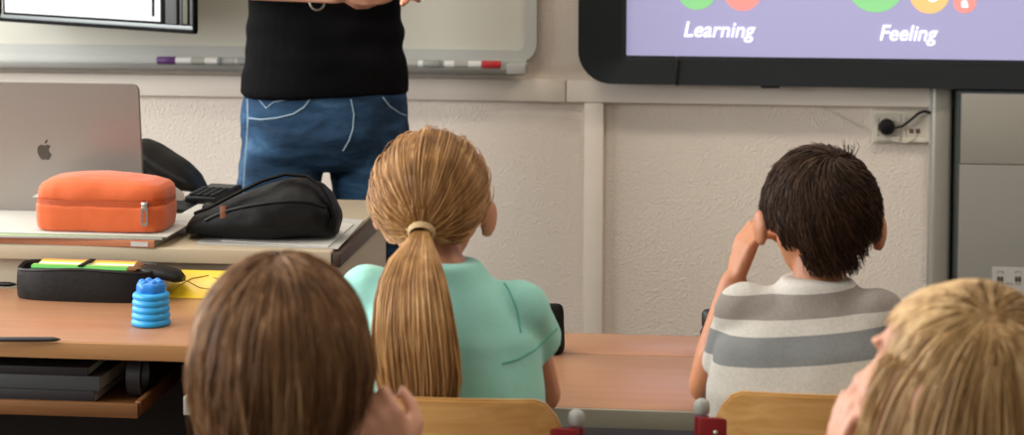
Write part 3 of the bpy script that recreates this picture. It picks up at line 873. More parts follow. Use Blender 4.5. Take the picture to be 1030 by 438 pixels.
# ------------------------------------------------------------------ left pupil desk
DZ = 0.72
def desk(name, label, x0, x1, y0, y1, front_m, open_tray, ledge):
    t = thing(name, label, 'desk', ((x0+x1)/2, (y0+y1)/2, 0))
    th_ = 0.028
    if ledge:
        obj('desktop', BOX((x0, y0+0.004, DZ-th_), (x1, ledge-0.002, DZ), 0.002), M['desk_top'], t, True)
        obj('rear_ledge', BOX((x0, ledge+0.002, DZ-th_), (x1, y1, DZ), 0.003), M['desk_top'], t, True)
    else:
        obj('desktop', BOX((x0, y0+0.004, DZ-th_), (x1, y1, DZ), 0.002), M['desk_top'], t, True)
    obj('edge_band', BOX((x0, y0-0.002, DZ-th_), (x1, y0+0.004, DZ-0.0008), 0.0015), front_m, t, True)
    return t
le = PZ(215, 347, DZ); LY0 = PZ(100, 345, DZ).y
LX1 = le.x; LX0 = LX1-1.3; LY1 = min(TY0-0.012, LY0+0.5)
t = desk('pupil_desk', 'wooden pupil desk with open tray at the left below the cream desk', LX0, LX1, LY0, LY1, M['desk_edge'], True, None)
tz = PY(70, 411, LY0+0.01).z
tr = PY(140, 411, LY0+0.01).x
tray = obj('tray', BOX((LX0+0.05, LY0+0.012, tz-0.008), (tr, LY1-0.06, tz), 0.001), M['tray_wood'], t, True)
obj('tray_lip', BOX((LX0+0.05, LY0+0.002, tz-0.012), (tr, LY0+0.013, tz+0.012), 0.002), M['tray_wood'], tray, True)
obj('tray_side', BOX((tr-0.008, LY0+0.013, tz-0.010), (tr+0.002, LY1-0.06, tz+0.014), 0.002), M['tray_wood'], tray, True)
obj('back_panel', BOX((LX0+0.03, LY1-0.05, 0.28), (LX1-0.03, LY1-0.034, DZ-0.03), 0.001), M['desk_dark'], t, True)  # dark brown panel added to carry the shade under the desk
obj('side_panel', BOX((LX1-0.045, LY0+0.05, 0.0), (LX1-0.02, LY1-0.052, DZ-0.03), 0.002), M['desk_dark'], t, True)
obj('side_panel', BOX((LX0+0.02, LY0+0.05, 0.0), (LX0+0.045, LY1-0.052, DZ-0.03), 0.002), M['desk_dark'], t, True)
# grey files in the tray
q = PY(98, 390, LY0+0.06)
fz = tz+0.0006
for k, (h, dx, m, lab) in enumerate(((0.020, 0.0, M['book_dark'], 'dark grey folder lying lowest in the open desk tray'),
                                     (0.024, 0.01, M['frame_grey'], 'mid grey thick folder in the middle of the tray pile'),
                                     (0.014, -0.01, M['book_dark'], 'dark folder on top of the tray pile, right under the desk top'))):
    slab('folder', lab, 'folder', (q.x+dx, LY0+0.045, fz), 0.36, 0.26, h, R_(random.uniform(-1, 1)), m, m, 'folders in the desk tray')
    fz += h + 0.0006
# dark green box file, and round tin at the tray's right
q0 = PY(100, 390, LY0+0.1)
q1 = PY(150, 405, LY0+0.12)
rr = 0.024
t = thing('tape_roll', 'dark roll of tape standing at the right end of the open tray', 'tape', (q1.x-0.012, LY0+0.10, tz+0.0012))
b = bmesh.new(); n = 36
prof = [(0.036, -0.012), (0.036, 0.012), (0.026, 0.012), (0.026, -0.012)]
rings = [[b.verts.new((y_, r_*math.cos(2*PI*k/n), 0.0365+r_*math.sin(2*PI*k/n))) for k in range(n)] for r_, y_ in prof]
for i in range(4):
    for k in range(n):
        b.faces.new((rings[i][k], rings[i][(k+1) % n], rings[(i+1) % 4][(k+1) % n], rings[(i+1) % 4][k]))
bmesh.ops.recalc_face_normals(b, faces=b.faces[:])
obj('roll', b, M['book_dark'], t)
b = bmesh.new(); rings = [[b.verts.new((y_, r_*math.cos(2*PI*k/n), 0.0365+r_*math.sin(2*PI*k/n))) for k in range(n)] for r_, y_ in [(0.0258, -0.012), (0.0258, 0.012), (0.0235, 0.012), (0.0235, -0.012)]]
for i in range(4):
    for k in range(n):
        b.faces.new((rings[i][k], rings[i][(k+1) % n], rings[(i+1) % 4][(k+1) % n], rings[(i+1) % 4][k]))
bmesh.ops.recalc_face_normals(b, faces=b.faces[:])
obj('core', b, M['frame_grey'], t)

# --- open black pencil case with coloured pencils
q0 = PZ(15, 300, DZ); q1 = PZ(155, 304, DZ)
cw = q1.x-q0.x; ccx = (q0.x+q1.x)/2; ccy = q1.y + 0.026
t = thing('pencil_case', 'open black pencil case full of coloured pencils on the wooden desk', 'pencil case', (ccx, ccy, DZ+0.0003), R_(-2))
ch = 0.055; cdp = 0.045
o_ = []; i_ = []
N = 48
def sup(a, rx, ry, p=3.2):
    ca, sa = math.cos(a), math.sin(a); s = (abs(ca)**p+abs(sa)**p)**(-1/p); return rx*ca*s, ry*sa*s
b = bmesh.new()
lev = [(0.0, 0.985, 1), (0.003, 1.0, 1), (ch*0.5, 1.012, 1), (ch-0.004, 1.0, 1), (ch, 0.985, 1), (ch, 0.94, 0), (0.008, 0.94, 0)]
rings = []
for z, s, _ in lev:
    ring = []
    for k in range(N):
        x, y = sup(2*PI*k/N, cw/2*s, cdp*(s if s > 0.95 else 0.86))
        ring.append(b.verts.new((x, y, z + 0.003*math.sin(3*2*PI*k/N)*(z > ch*0.8))))
    rings.append(ring)
for i in range(len(rings)-1):
    for k in range(N): b.faces.new((rings[i][k], rings[i][(k+1) % N], rings[i+1][(k+1) % N], rings[i+1][k]))
b.faces.new(rings[0][::-1]); b.faces.new(rings[-1])
obj('case_wall', b, M['black_leather'], t, ang=50)
b = bmesh.new()
tube(b, [(*sup(2*PI*k/N, cw/2*0.98, cdp*0.97), ch+0.003*math.sin(3*2*PI*k/N)) for k in range(N+1)], 0.003, 6)
obj('zip_rim', b, M['black_plastic'], t)
# open flap at the right end: rolled black lid edge
b = bmesh.new()
loft(b, [((cw/2-0.02+0.0*k, 0.01, ch+0.004), (0.001, 0, 0), (0, 0.001, 0)) if False else ((cw/2-0.03+u*0.075, 0.012, ch-0.004-0.014*u*u), (0, 0.032*s, 0), (0.0, 0, 0.011*s)) for u, s in ((0, 0.6), (0.15, 0.9), (0.5, 1.0), (0.85, 0.9), (1.0, 0.45))], 24, 2.5)
obj('rolled_flap', b, M['black_leather'], t, ang=60)
cols = ['#d98a3c', '#e0c14a', '#e8dfc8', '#e9e4d0', '#cfe0c0', '#c9b08a', '#8fbf4a', '#4fa648']
NP = 8
grp = 'coloured pencils in the open black case'
for k in range(NP):
    yy = cdp*0.62 - k*(cdp*1.24/(NP-1))
    m = M.setdefault('pencil_'+cols[k], mat('pencil_paint_%s' % k, cols[k], 0.35))
    if k == NP-1: lab = 'green pencil at the near edge of the open black pencil case'
    else: lab = ['orange pencil at the far side of the open black pencil case', 'yellow pencil second from the far side of the open black case',
                 'cream pencil beside the yellow one in the open black case', 'off-white pencil in the middle of the open black case',
                 'pale green pencil just before the middle of the open black case', 'tan pencil third from the near edge of the open case',
                 'lime pencil second from the near edge of the open case'][k]
    zz = ch + 0.001 + 0.002*math.cos(k)
    c3 = MW[t.name] @ V((-0.01, yy, zz))
    p = thing('coloured_pencil', lab, 'pencil', c3, R_(-2), grp)
    x_0, x_1 = -cw*0.33, cw*0.36
    obj('shaft', TUBE([(x_0, 0, 0), (x_1, 0, 0)], 0.0052, 6), m, p, ang=20)
    obj('point', TUBE([(x_1, 0, 0), (x_1+0.016, 0, 0)], [0.005, 0.001], 8), M['tray_wood'], p)
obj('elastic_band', BOX((-0.008, -cdp*0.75, ch+0.0065), (0.003, cdp*0.75, ch+0.0092), 0.001), M['black_matte'], t)
obj('pencil_panel', BOX((-cw*0.38, -cdp*0.8, ch-0.012), (cw*0.4, cdp*0.8, ch-0.0068), 0.002), M['black_matte'], t)

# --- blue ribbed cup
q = PZ(152, 327, DZ)
t = thing('collapsible_cup', 'small blue ribbed rubber pot near the desk edge', 'pot', (q.x, q.y, DZ+0.0003))
prof = [(0.029, 0)]
z = 0.0; R0 = 0.0335
for k in range(5):
    h = 0.0112; rk = R0 - 0.0006*k
    prof += [(rk-0.0028, z+0.0006), (rk-0.0006, z+0.0026), (rk, z+h*0.5), (rk-0.0006, z+h-0.0026), (rk-0.0028, z+h-0.0006)]
    z += h
prof += [(0.024, z+0.001)]
b = bmesh.new(); lathe(b, prof, 36)
obj('ribbed_body', b, M['blue_rubber'], t, ang=60)
b = bmesh.new()
lathe(b, [(0.023, z-0.001), (0.0245, z+0.002), (0.0238, z+0.012), (0.0215, z+0.017), (0.012, z+0.0195), (0.002, z+0.0185)], 48, mod=lambda a, zz: 1+0.035*math.cos(6*a))
for k in range(6):
    a = 2*PI*k/6; ell(b, (0.015*math.cos(a), 0.015*math.sin(a), z+0.018), (0.006, 0.006, 0.004), u=10, v=8)
obj('cap', b, M['blue_cap'], t, ang=60)

# --- yellow plastic folder leaning against the cream desk
a = PZ(166, 300, DZ); 
c = PY(166, 271, TY0-0.01)
L_ = 0.20
t = thing('plastic_folder', 'yellow see-through plastic folder leaning behind the black case', 'folder', (a.x+L_/2, a.y, DZ+0.0004))
bh = c.z-DZ; bd = TY0-0.012-a.y
sl = math.atan2(bd, bh); hyp = math.hypot(bd, bh)
mxf = Matrix.Rotation(-sl, 4, 'X')
obj('film', BOX((-L_/2, 0, 0.001), (L_/2, 0.003, hyp), 0.001, 2, mxf), M['yellow_film'], t)
b = bmesh.new()
for pts in (((-0.09, 0.01), (-0.08, 0.035), (-0.06, 0.055), (-0.03, 0.065)), ((-0.095, 0.045), (-0.07, 0.05), (-0.04, 0.03), (-0.01, 0.025)), ((-0.02, 0.06), (0.02, 0.04), (0.06, 0.05))):
    tube(b, [mxf @ V((x, -0.0006, z*hyp/0.08)) for x, z in pts], 0.0009, 6)
obj('printed_lines', b, M['yellow_line'], t)

# --- pens on the left desk
def pen(label, px, z, r, m, grp=None):
    a, c = (PZ(*p, z) for p in px)
    a.z = c.z = DZ + r + 0.0004
    t = thing('pen', label, 'pen', ((a+c)/2).to_tuple()[:2] + (DZ,), 0)
    d = (c-a).normalized(); L = (c-a).length
    obj('barrel', TUBE([a, a+d*0.004, c-d*0.012], [r*0.7, r, r], 12), m, t, True)
    obj('tip', TUBE([c-d*0.012, c-d*0.004, c], [r*0.95, r*0.55, r*0.15], 12), m, t, True)
pen('dark grey pen at the near edge of the wooden desk', ((-30, 344.5), (61, 344.5)), DZ, 0.0042, M['book_dark'])
pen('dark pen lying just left of the open black pencil case', ((-40, 288), (17, 289)), DZ, 0.0045, M['charcoal_dark'])

# ------------------------------------------------------------------ middle pupil desk
dl = PZ(181, 402, DZ); dn = PZ(640, 412.5, DZ); dm = PZ(640, 357.5, DZ); df = PZ(640, 336.5, DZ)
t = desk('pupil_desk', 'wooden double desk with grey front edge in front of the seated children', dl.x, dl.x+1.32, dn.y, df.y, M['desk_grey'], False, dm.y)
for sx in (dl.x+0.05, dl.x+1.27):
    b = bmesh.new()
    box(b, (sx-0.02, dn.y+0.2, 0.03), (sx+0.02, dn.y+0.26, DZ-0.029), 0.004)
    obj('leg', b, M['red_metal'], t, True)
    obj('foot', BOX((sx-0.02, dn.y+0.02, 0.0), (sx+0.02, df.y-0.02, 0.03), 0.006), M['red_metal'], t, True)
obj('book_shelf', BOX((dl.x+0.08, dn.y+0.08, DZ-0.16), (dl.x+1.24, df.y-0.02, DZ-0.145), 0.002), M['desk_dark'], t, True)
obj('crossbar', BOX((dl.x+0.07, dn.y+0.21, 0.3), (dl.x+1.25, dn.y+0.25, 0.34), 0.004), M['red_metal'], t, True)

# ------------------------------------------------------------------ chairs
CHT = 0.80
def make_chair(label):
    """origin: floor point under the middle of the back; chair faces +Y."""
    t = thing('school_chair', label, 'chair', (0, 0, 0), 0, 'wooden pupil chairs')
    hw = 0.165
    # curved plywood back
    b = bmesh.new(); nx = 24; zb_, zt_ = 0.615, CHT+0.027
    out = []
    xs = [-hw+0.012 + (2*hw-0.024)*i/nx for i in range(nx+1)]
    def top(x):
        u = abs(x)/(hw-0.012); return zt_ - 0.004*u*u - (0.05*max(0, (u-0.74)/0.26)**2.2)
    def bot(x):
        u = abs(x)/(hw-0.012); return zb_ + 0.006*u*u + (0.03*max(0, (u-0.8)/0.2)**2)
    cur = lambda x: -0.035*(1-(x/hw)**2)
    nz = 8; g = []
    for y_off in (0.0, 0.011):
        rows = []
        for i, x in enumerate(xs):
            rows.append([b.verts.new((x, cur(x)+y_off, bot(x)+(top(x)-bot(x))*j/nz)) for j in range(nz+1)])
        g.append(rows)
    for i in range(nx):
        for j in range(nz):
            b.faces.new((g[0][i][j], g[0][i+1][j], g[0][i+1][j+1], g[0][i][j+1]))
            b.faces.new((g[1][i][j], g[1][i][j+1], g[1][i+1][j+1], g[1][i+1][j]))
        b.faces.new((g[0][i][0], g[1][i][0], g[1][i+1][0], g[0][i+1][0]))
        b.faces.new((g[0][i][nz], g[0][i+1][nz], g[1][i+1][nz], g[1][i][nz]))
    for j in range(nz):
        b.faces.new((g[0][0][j], g[0][0][j+1], g[1][0][j+1], g[1][0][j]))
        b.faces.new((g[0][nx][j], g[1][nx][j], g[1][nx][j+1], g[0][nx][j+1]))
    bmesh.ops.recalc_face_normals(b, faces=b.faces[:])
    bmesh.ops.bevel(b, geom=[e for e in b.edges if e.calc_face_angle(0) > 1.0], offset=0.003, segments=2, affect='EDGES')
    obj('backrest', b, M['plywood'], t, ang=35)
    # seat
    b = bmesh.new(); extrude_poly(b, [(x, z) for x, z in rrect(-0.185, 0.02, 0.185, 0.385, 0.06)], 0.012, Matrix.Translation((0, 0, 0.44)) @ Matrix.Rotation(PI/2, 4, 'X') @ Matrix.Scale(1, 4))
    for v in b.verts:
        y = v.co.y
    zz = [v.co.z for v in b.verts]
    obj('seat', b, M['plywood'], t)
    for s in (-1, 1):
        pts = [(s*hw, 0.006, CHT-0.014), (s*hw, 0.008, 0.6), (s*hw*1.02, 0.02, 0.45), (s*hw*1.03, 0.03, 0.40), (s*hw*1.06, -0.06, 0.0)]
        obj('back_post', TUBE(pts, 0.0095, 12), M['red_metal'], t)
        b = bmesh.new(); lathe(b, [(0.0085, -0.008), (0.0102, -0.006), (0.0105, 0.003), (0.0088, 0.0085), (0.004, 0.0115)], 16, (s*hw, 0.006, CHT-0.003))
        obj('post_cap', b, M['grey_cap'], t, ang=60)
        tb = obj('backrest_bracket', BOX((s*hw-0.004 if s < 0 else s*hw-0.034, cur(hw*0.9)-0.006, CHT-0.125), (s*hw+0.034 if s < 0 else s*hw+0.004, cur(hw*0.9)+0.003, CHT-0.012), 0.003), M['red_metal'], t)
        b = bmesh.new(); ell(b, (s*(hw-0.018), cur(hw*0.9)-0.007, CHT-0.030), (0.0035, 0.003, 0.0035), u=10, v=8)
        obj('bolt', b, M['chrome'], tb)
        pts = [(s*hw*1.03, 0.03, 0.405), (s*hw*1.03, 0.30, 0.41), (s*hw*1.05, 0.345, 0.38), (s*hw*1.1, 0.37, 0.0)]
        obj('leg', TUBE(pts, 0.0095, 12), M['red_metal'], t)
    obj('seat_bar', TUBE([(-hw*1.03, 0.2, 0.413), (hw*1.03, 0.2, 0.413)], 0.008, 10), M['red_metal'], t)
    return t
g_post = PZ(580, 419, CHT); b_post = PZ(706, 408, CHT)
ch1 = make_chair('plywood backed red frame chair under the girl in the turquoise top')
ch1.location = (g_post.x-0.165, g_post.y-0.006, 0)
MW[ch1.name] = Matrix.Translation(ch1.location)
ch2 = copy_tree(ch1); ch2['label'] = 'plywood backed red frame chair under the boy in the striped top'
ch2.location = (b_post.x+0.165, b_post.y-0.006, 0)
GC = V(ch1.location); BC = V(ch2.location)

# ------------------------------------------------------------------ people
def hand(bm, wrist, d, n, side, curl=0.5, s=1.0, spread=0.06):
    """palm + five fingers. d: direction wrist->knuckles, n: palm normal (palm faces n), side: +1 thumb on (n x d) side."""
    d = V(d).normalized(); n = V(n); n = (n - d*n.dot(d)).normalized(); w = n.cross(d)*side
    W = V(wrist)
    # palm
    for k in range(4):
        u = (k-1.5)/1.5
        cone(bm, W + w*u*0.012*s, 0.0125*s, W + d*0.058*s - w*u*0.026*s*-1, 0.0115*s)
    L = [0.055, 0.063, 0.058, 0.045]       # index .. little
    for k in range(4):
        u = (1.5-k)/1.5
        p = W + d*0.064*s + w*u*0.027*s
        dirv = (d + w*u*spread).normalized(); ang = curl*(0.55 + 0.1*k)
        r = [0.0085, 0.0078, 0.007, 0.006]
        for j, fr in enumerate((0.45, 0.31, 0.24)):
            ca, sa = math.cos(ang), math.sin(ang)
            dv = dirv*ca + n*sa
            q = p + dv*L[k]*fr*s*1.25
            cone(bm, p, r[j]*s, q, r[j+1]*s, 10)
            p = q; ang += curl*0.95
    p = W + d*0.016*s + w*0.018*s
    dv = (d*0.55 + w*0.75 + n*0.25).normalized()
    q = p + dv*0.034*s; cone(bm, p, 0.0125*s, q, 0.010*s, 10)
    dv = (d*0.9 + w*0.25 + n*(0.25+0.3*curl)).normalized(); r_ = q + dv*0.028*s; cone(bm, q, 0.0095*s, r_, 0.0085*s, 10)
    dv = (d*0.9 + n*(0.3+0.4*curl)).normalized(); cone(bm, r_, 0.0083*s, r_ + dv*0.022*s, 0.0065*s, 10)
    return bm

def head_frame(yaw, pitch, roll):
    """x right, y face forward, z up. yaw>0 turns the face to -X (left in the picture)."""
    return (Matrix.Rotation(yaw, 3, 'Z') @ Matrix.Rotation(pitch, 3, 'X') @ Matrix.Rotation(roll, 3, 'Y'))

def add_head(bm, c, Rh, s=1.0, ex=0.077, exl=0.077):
    """Head about 0.205*s tall round its centre c; features in the head's own frame."""
    T = lambda x, y, z: c + Rh @ V((x*s, y*s, z*s))
    ell(bm, T(0, -0.008, 0.022), (0.073*s, 0.088*s, 0.080*s), Rh, 28, 20)         # cranium
    ell(bm, T(0, 0.022, -0.022), (0.060*s, 0.062*s, 0.072*s), Rh, 24, 18)         # face
    ell(bm, T(0, 0.048, -0.078), (0.028*s, 0.026*s, 0.022*s), Rh)                 # chin
    ell(bm, T(0, 0.082, -0.030), (0.0115*s, 0.018*s, 0.012*s), Rh)                # nose tip
    cone(bm, T(0, 0.074, 0.002), 0.007*s, T(0, 0.086, -0.026), 0.009*s, 10)       # nose bridge
    ell(bm, T(0, 0.070, -0.056), (0.021*s, 0.013*s, 0.005*s), Rh)                 # upper lip
    ell(bm, T(0, 0.068, -0.064), (0.018*s, 0.013*s, 0.006*s), Rh)                 # lower lip
    for q in (-1, 1):
        ell(bm, T(q*0.028, 0.070, 0.018), (0.022*s, 0.011*s, 0.007*s), Rh)        # brow
        ell(bm, T(q*0.036, 0.052, -0.030), (0.024*s, 0.022*s, 0.026*s), Rh)       # cheek
        Re = Rh @ Matrix.Rotation(q*R_(-22), 3, 'Z') @ Matrix.Rotation(R_(-12), 3, 'X')
        ell(bm, T(q*(ex if q > 0 else exl), -0.010, -0.014), (0.009*s, 0.019*s, 0.028*s), Re)      # ear
        ell(bm, T(q*((ex if q > 0 else exl)-0.004), -0.004, -0.032), (0.007*s, 0.009*s, 0.010*s), Re)       # lobe

def eyes(c, Rh, s, root):
    for q in (-1, 1):
        b = bmesh.new(); ell(b, c + Rh @ V((q*0.029*s, 0.063*s, 0.003*s)), (0.010*s, 0.0095*s, 0.0075*s), Rh, 14, 10)
        e = obj('eye', b, M['eye'], root, True)
        b = bmesh.new(); ell(b, c + Rh @ V((q*0.029*s, 0.0702*s, 0.003*s)), (0.0045*s, 0.003*s, 0.0045*s), Rh, 12, 8)
        obj('iris', b, M['ink'], e, True)

def strands_mesh(paths, rad, n=3, taper=0.35):
    vs, fs = [], []
    for pts in paths:
        m = len(pts)
        if m < 2: continue
        t0 = (pts[1]-pts[0]).normalized(); a, b = frame_for(t0)
        base = len(vs); ph = random.random()*6.28
        r0 = rad*random.uniform(0.7, 1.25)
        for i, p in enumerate(pts):
            t = (pts[min(i+1, m-1)]-pts[max(i-1, 0)])
            if t.length < 1e-9: t = t0
            t.normalize()
            a = a - t*a.dot(t)
            if a.length < 1e-6: a, _ = frame_for(t)
            a.normalize(); b = t.cross(a)
            u = i/(m-1); r = r0*(1 - (1-taper)*max(0, (u-0.55)/0.45)**1.5)
            for k in range(n):
                q = ph + 2*PI*k/n
                vs.append(p + a*math.cos(q)*r + b*math.sin(q)*r)
        for i in range(m-1):
            for k in range(n):
                fs.append((base+i*n+k, base+i*n+(k+1) % n, base+(i+1)*n+(k+1) % n, base+(i+1)*n+k))
        fs.append(tuple(base+k for k in range(n))[::-1]); fs.append(tuple(base+(m-1)*n+k for k in range(n)))
    me = bpy.data.meshes.new('strands'); me.from_pydata([tuple(v) for v in vs], [], fs); me.update()
    return me

def sph(n):
    """random unit vectors, evenly spread"""
    g = PI*(3-math.sqrt(5))
    for i in range(n):
        z = 1-2*(i+0.5)/n; r = math.sqrt(1-z*z); a = g*i
        yield V((r*math.cos(a), r*math.sin(a), z)) + V((random.gauss(0, 0.02), random.gauss(0, 0.02), random.gauss(0, 0.02)))

def hairy(u):
    """is this direction (head frame) under hair?"""
    u = u.normalized()
    if u.y > 0.25 and u.z < 0.42 + 0.25*u.y: return False
    if u.y > -0.12 and u.z < 0.05: return False
    if u.z < -0.62: return False
    if u.z < -0.30 and u.y > -0.35: return False
    return True

def short_hairy(u):
    u = u.normalized()
    if not hairy(u): return False
    if u.z < -0.02 and u.y > -0.42: return False
    if u.z < -0.40 and abs(u.x) > 0.45: return False
    if u.z < -0.28 and abs(u.x) > 0.5: return False
    return True

def scalp_cap(c, Rh, rad, off, test=None):
    b = bmesh.new(); bmesh.ops.create_uvsphere(b, u_segments=48, v_segments=32, radius=1)
    dead = [v for v in b.verts if not (test or hairy)(v.co)]
    bmesh.ops.delete(b, geom=dead, context='VERTS')
    for v in b.verts: v.co = c + Rh @ V((v.co.x*(rad[0]+off), v.co.y*(rad[1]+off), v.co.z*(rad[2]+off)))
    g = bmesh.ops.solidify(b, geom=b.faces[:], thickness=0.004)
    return b

def drape(c, Rh, rad, root_dirs, crown, zend, step=0.011, grav=0.35, lay=(0.0, 0.010), wob=0.0015, inward=0.0, cutoff=None, block=None, lenr=None, stick=None):
    """strands leaving the crown, lying on the skull and then hanging down to the height zend"""
    Ri = Rh.transposed(); paths = []
    crown = V(crown).normalized()
    for u in root_dirs:
        u = V(u).normalized()
        off = random.uniform(*lay); rr = V((rad[0]+off, rad[1]+off, rad[2]+off))
        p = V((u.x*rr.x, u.y*rr.y, u.z*rr.z))
        away = u - crown; nrm = u
        v = (away - nrm*away.dot(nrm))
        if v.length < 1e-3: v = V((random.uniform(-1, 1), random.uniform(-1, 1), 0))
        v.normalize()
        gl = Ri @ V((0, 0, -1))
        pts = [c + Rh @ p]; L = 0; ze = zend + random.uniform(-0.02, 0.02)
        sd = random.random()*100
        maxL = lenr and random.uniform(*lenr)
        for i in range(60):
            v = (v + gl*grav).normalized()
            jit = V((noise.noise(V((sd, i*0.25, 0))), noise.noise(V((sd, i*0.25, 9))), noise.noise(V((sd, i*0.25, 20)))))*0.10
            v = (v + jit*(wob/0.0015)).normalized()
            q = p + v*step
            k = math.sqrt((q.x/rr.x)**2 + (q.y/rr.y)**2 + (q.z/rr.z)**2)
            if stick is not None:
                q = q/k*(1 + stick*L/0.04*(0.5+random.random())*6)
            elif k < 1 or q.z > 0.01:
                q = q/k
            if inward and q.z < -0.02:
                q.x -= q.x*inward; q.y -= q.y*inward*0.5
            v = (q-p)
            if v.length < 1e-6: break
            v.normalize(); p = q; L += step
            w = c + Rh @ p
            if block and block(p): pts.append(w); break
            pts.append(w)
            if w.z < ze or (maxL and L > maxL): break
        paths.append(pts)
    return paths

# ---------- seated child body
def seated(root, J, skin, s=1.0):
    """J: joints in world space. Returns nothing; adds the body mesh under root."""
    b = bmesh.new()
    pel, che, nck = V(J['pelvis']), V(J['chest']), V(J['neck'])
    ax = V(J.get('ax', (1, 0, 0)))
    fw = V((-ax.y, ax.x, 0))
    rings = [(pel+V((0, 0, -0.075)), 0.105, 0.085), (pel, 0.125, 0.095), (pel.lerp(che, 0.45), 0.105, 0.078), (che, 0.122, 0.085),
             (che.lerp(nck, 0.55), 0.102, 0.064), (che.lerp(nck, 0.85), 0.060, 0.044), (nck, 0.042, 0.042)]
    loft(b, [(c, ax*w*s, fw*d*s) for c, w, d in rings], 32, 2.3)
    hc = V(J['head'])
    limb(b, [nck-V((0, 0, 0.03)), hc + V((0, -0.012, -0.05))], [0.038*s, 0.036*s])
    add_head(b, hc, J['Rh'], J.get('hs', 1.0), J.get('ex', 0.077), J.get('exl', 0.077))
    for q, S in ((-1, 'L'), (1, 'R')):
        sh_, el_, wr_ = V(J['sh'+S]), V(J['el'+S]), V(J['wr'+S])
        limb(b, [sh_, sh_.lerp(el_, 0.4), el_], [0.033*s, 0.030*s, 0.026*s])
        limb(b, [el_, el_.lerp(wr_, 0.3), wr_], [0.027*s, 0.029*s, 0.021*s])
        h = J['hand'+S]
        hand(b, wr_ + (wr_-el_).normalized()*0.012, h[0], h[1], h[2], h[3], 0.82*s)
        hip = pel + ax*q*0.07*s + V((0, 0, -0.01))
        kn, an = V(J['kn'+S]), V(J['an'+S])
        limb(b, [hip, kn], [0.070*s, 0.048*s]); limb(b, [kn, kn.lerp(an, 0.35), an], [0.046*s, 0.045*s, 0.030*s])
    me = remesh(b, 0.0042, 3)
    return link_mesh('body', me, skin, root, True, ang=None), rings

def trousers_and_shoes(root, J, s=1.0, m='trousers'):
    pel = V(J['pelvis']); ax = V(J.get('ax', (1, 0, 0))); fw = V((-ax.y, ax.x, 0))
    b = bmesh.new()
    loft(b, [(pel+V((0, 0, z)), ax*w*s, fw*d*s) for z, w, d in ((-0.083, 0.10, 0.085), (-0.06, 0.13, 0.105), (0.0, 0.136, 0.105), (0.04, 0.13, 0.098))], 32, 2.3)
    for q, S in ((-1, 'L'), (1, 'R')):
        hip = pel + ax*q*0.07*s + V((0, 0, -0.01)); kn, an = V(J['kn'+S]), V(J['an'+S])
        limb(b, [hip, kn, kn.lerp(an, 0.9)], [0.076*s, 0.056*s, 0.048*s])
    me = remesh(b, 0.006, 3); link_mesh('trousers', me, M[m], root, True, ang=None)
    for S in 'LR':
        an = V(J['an'+S]); b = bmesh.new()
        loft(b, [((an.x, an.y-0.06, 0.04), (0.026, 0, 0), (0, 0, 0.038)), ((an.x, an.y, 0.045), (0.034, 0, 0), (0, 0, 0.044)), ((an.x, an.y+0.07, 0.035), (0.037, 0, 0), (0, 0, 0.034)), ((an.x, an.y+0.125, 0.024), (0.03, 0, 0), (0, 0, 0.023)), ((an.x, an.y+0.145, 0.018), (0.012, 0, 0), (0, 0, 0.012))], 24, 2.6)
        obj('shoe', b, M['shoe'], root, True, ang=60)

def shirt(root, J, m, s=1.0, sleeve=0.75, puff=1.0, name='tee_shirt', wr=0.004, seed=1.0, hem_z=None, sl_r=(0.050, 0.052, 0.056)):
    pel, che, nck = V(J['pelvis']), V(J['chest']), V(J['neck']); ax = V(J.get('ax', (1, 0, 0))); fw = V((-ax.y, ax.x, 0))
    b = bmesh.new(); g = 0.012*puff
    rings = [(pel+V((0, 0, -0.02)), 0.132+g, 0.100+g), (pel.lerp(che, 0.4), 0.122+g, 0.090+g), (che, 0.128+g, 0.090+g), (che.lerp(nck, 0.45), 0.122+g*0.8, 0.080+g*0.6),
             (che.lerp(nck, 0.7), 0.098+g*0.3, 0.066), (che.lerp(nck, 0.88), 0.064, 0.056), (nck+V((0, 0, 0.004+J.get('collar', 0))), 0.050, 0.050)]
    loft(b, [(c, ax*w*s, fw*d*s) for c, w, d in rings], 36, 2.3)
    for S in 'LR':
        sh_, el_ = V(J['sh'+S]), V(J['el'+S])
        e = V(J['hem'+S]) if 'hem'+S in J else sh_.lerp(el_, sleeve)
        d = (e-sh_).normalized()
        tube(b, [sh_ - d*0.045*s, sh_ - d*0.03*s, sh_, sh_.lerp(e, 0.5), e - d*0.004, e], [0.012*s, 0.032*s, sl_r[0]*s, sl_r[1]*s, sl_r[2]*s, (sl_r[2]-0.003)*s], 22)
        limb(b, [sh_, che.lerp(nck, 0.55)], [0.043*s, 0.055*s])
    me = remesh(b, 0.005, 12)
    wrinkle(me, wr, 11, (1, 1, 0.8), seed)
    return link_mesh(name, me, m, root, True, ang=None)

# ---------- girl in turquoise
GY = GC.y
HS = 0.92
hc = PD(434, 207, 2.80)
hip_y = GY + 0.115
gx = PD(452, 300, 2.75).x
J = dict(pelvis=(gx, hip_y, 0.535), chest=(gx-0.004, GY+0.120, 0.80), neck=(gx-0.008, GY+0.135, 0.968), head=hc,
         Rh=head_frame(R_(-2), R_(-6), R_(2)), hs=HS, ex=0.088, hemR=PD(537, 346, 2.80),
         shL=(gx-0.110, GY+0.14, 0.920), shR=(gx+0.092, GY+0.14, 0.902),
         elL=(gx-0.150, GY+0.26, 0.765), elR=(gx+0.112, GY+0.27, 0.762),
         wrL=(gx-0.05, GY+0.45, 0.750), wrR=(gx+0.03, GY+0.47, 0.750),
         handL=((0.5, 0.9, 0), (0, 0, -1), -1, 0.35), handR=((-0.5, 0.9, 0), (0, 0, -1), 1, 0.35),
         knL=(gx-0.09, GY+0.46, 0.50), knR=(gx+0.09, GY+0.46, 0.50), anL=(gx-0.09, GY+0.44, 0.085), anR=(gx+0.09, GY+0.44, 0.085))
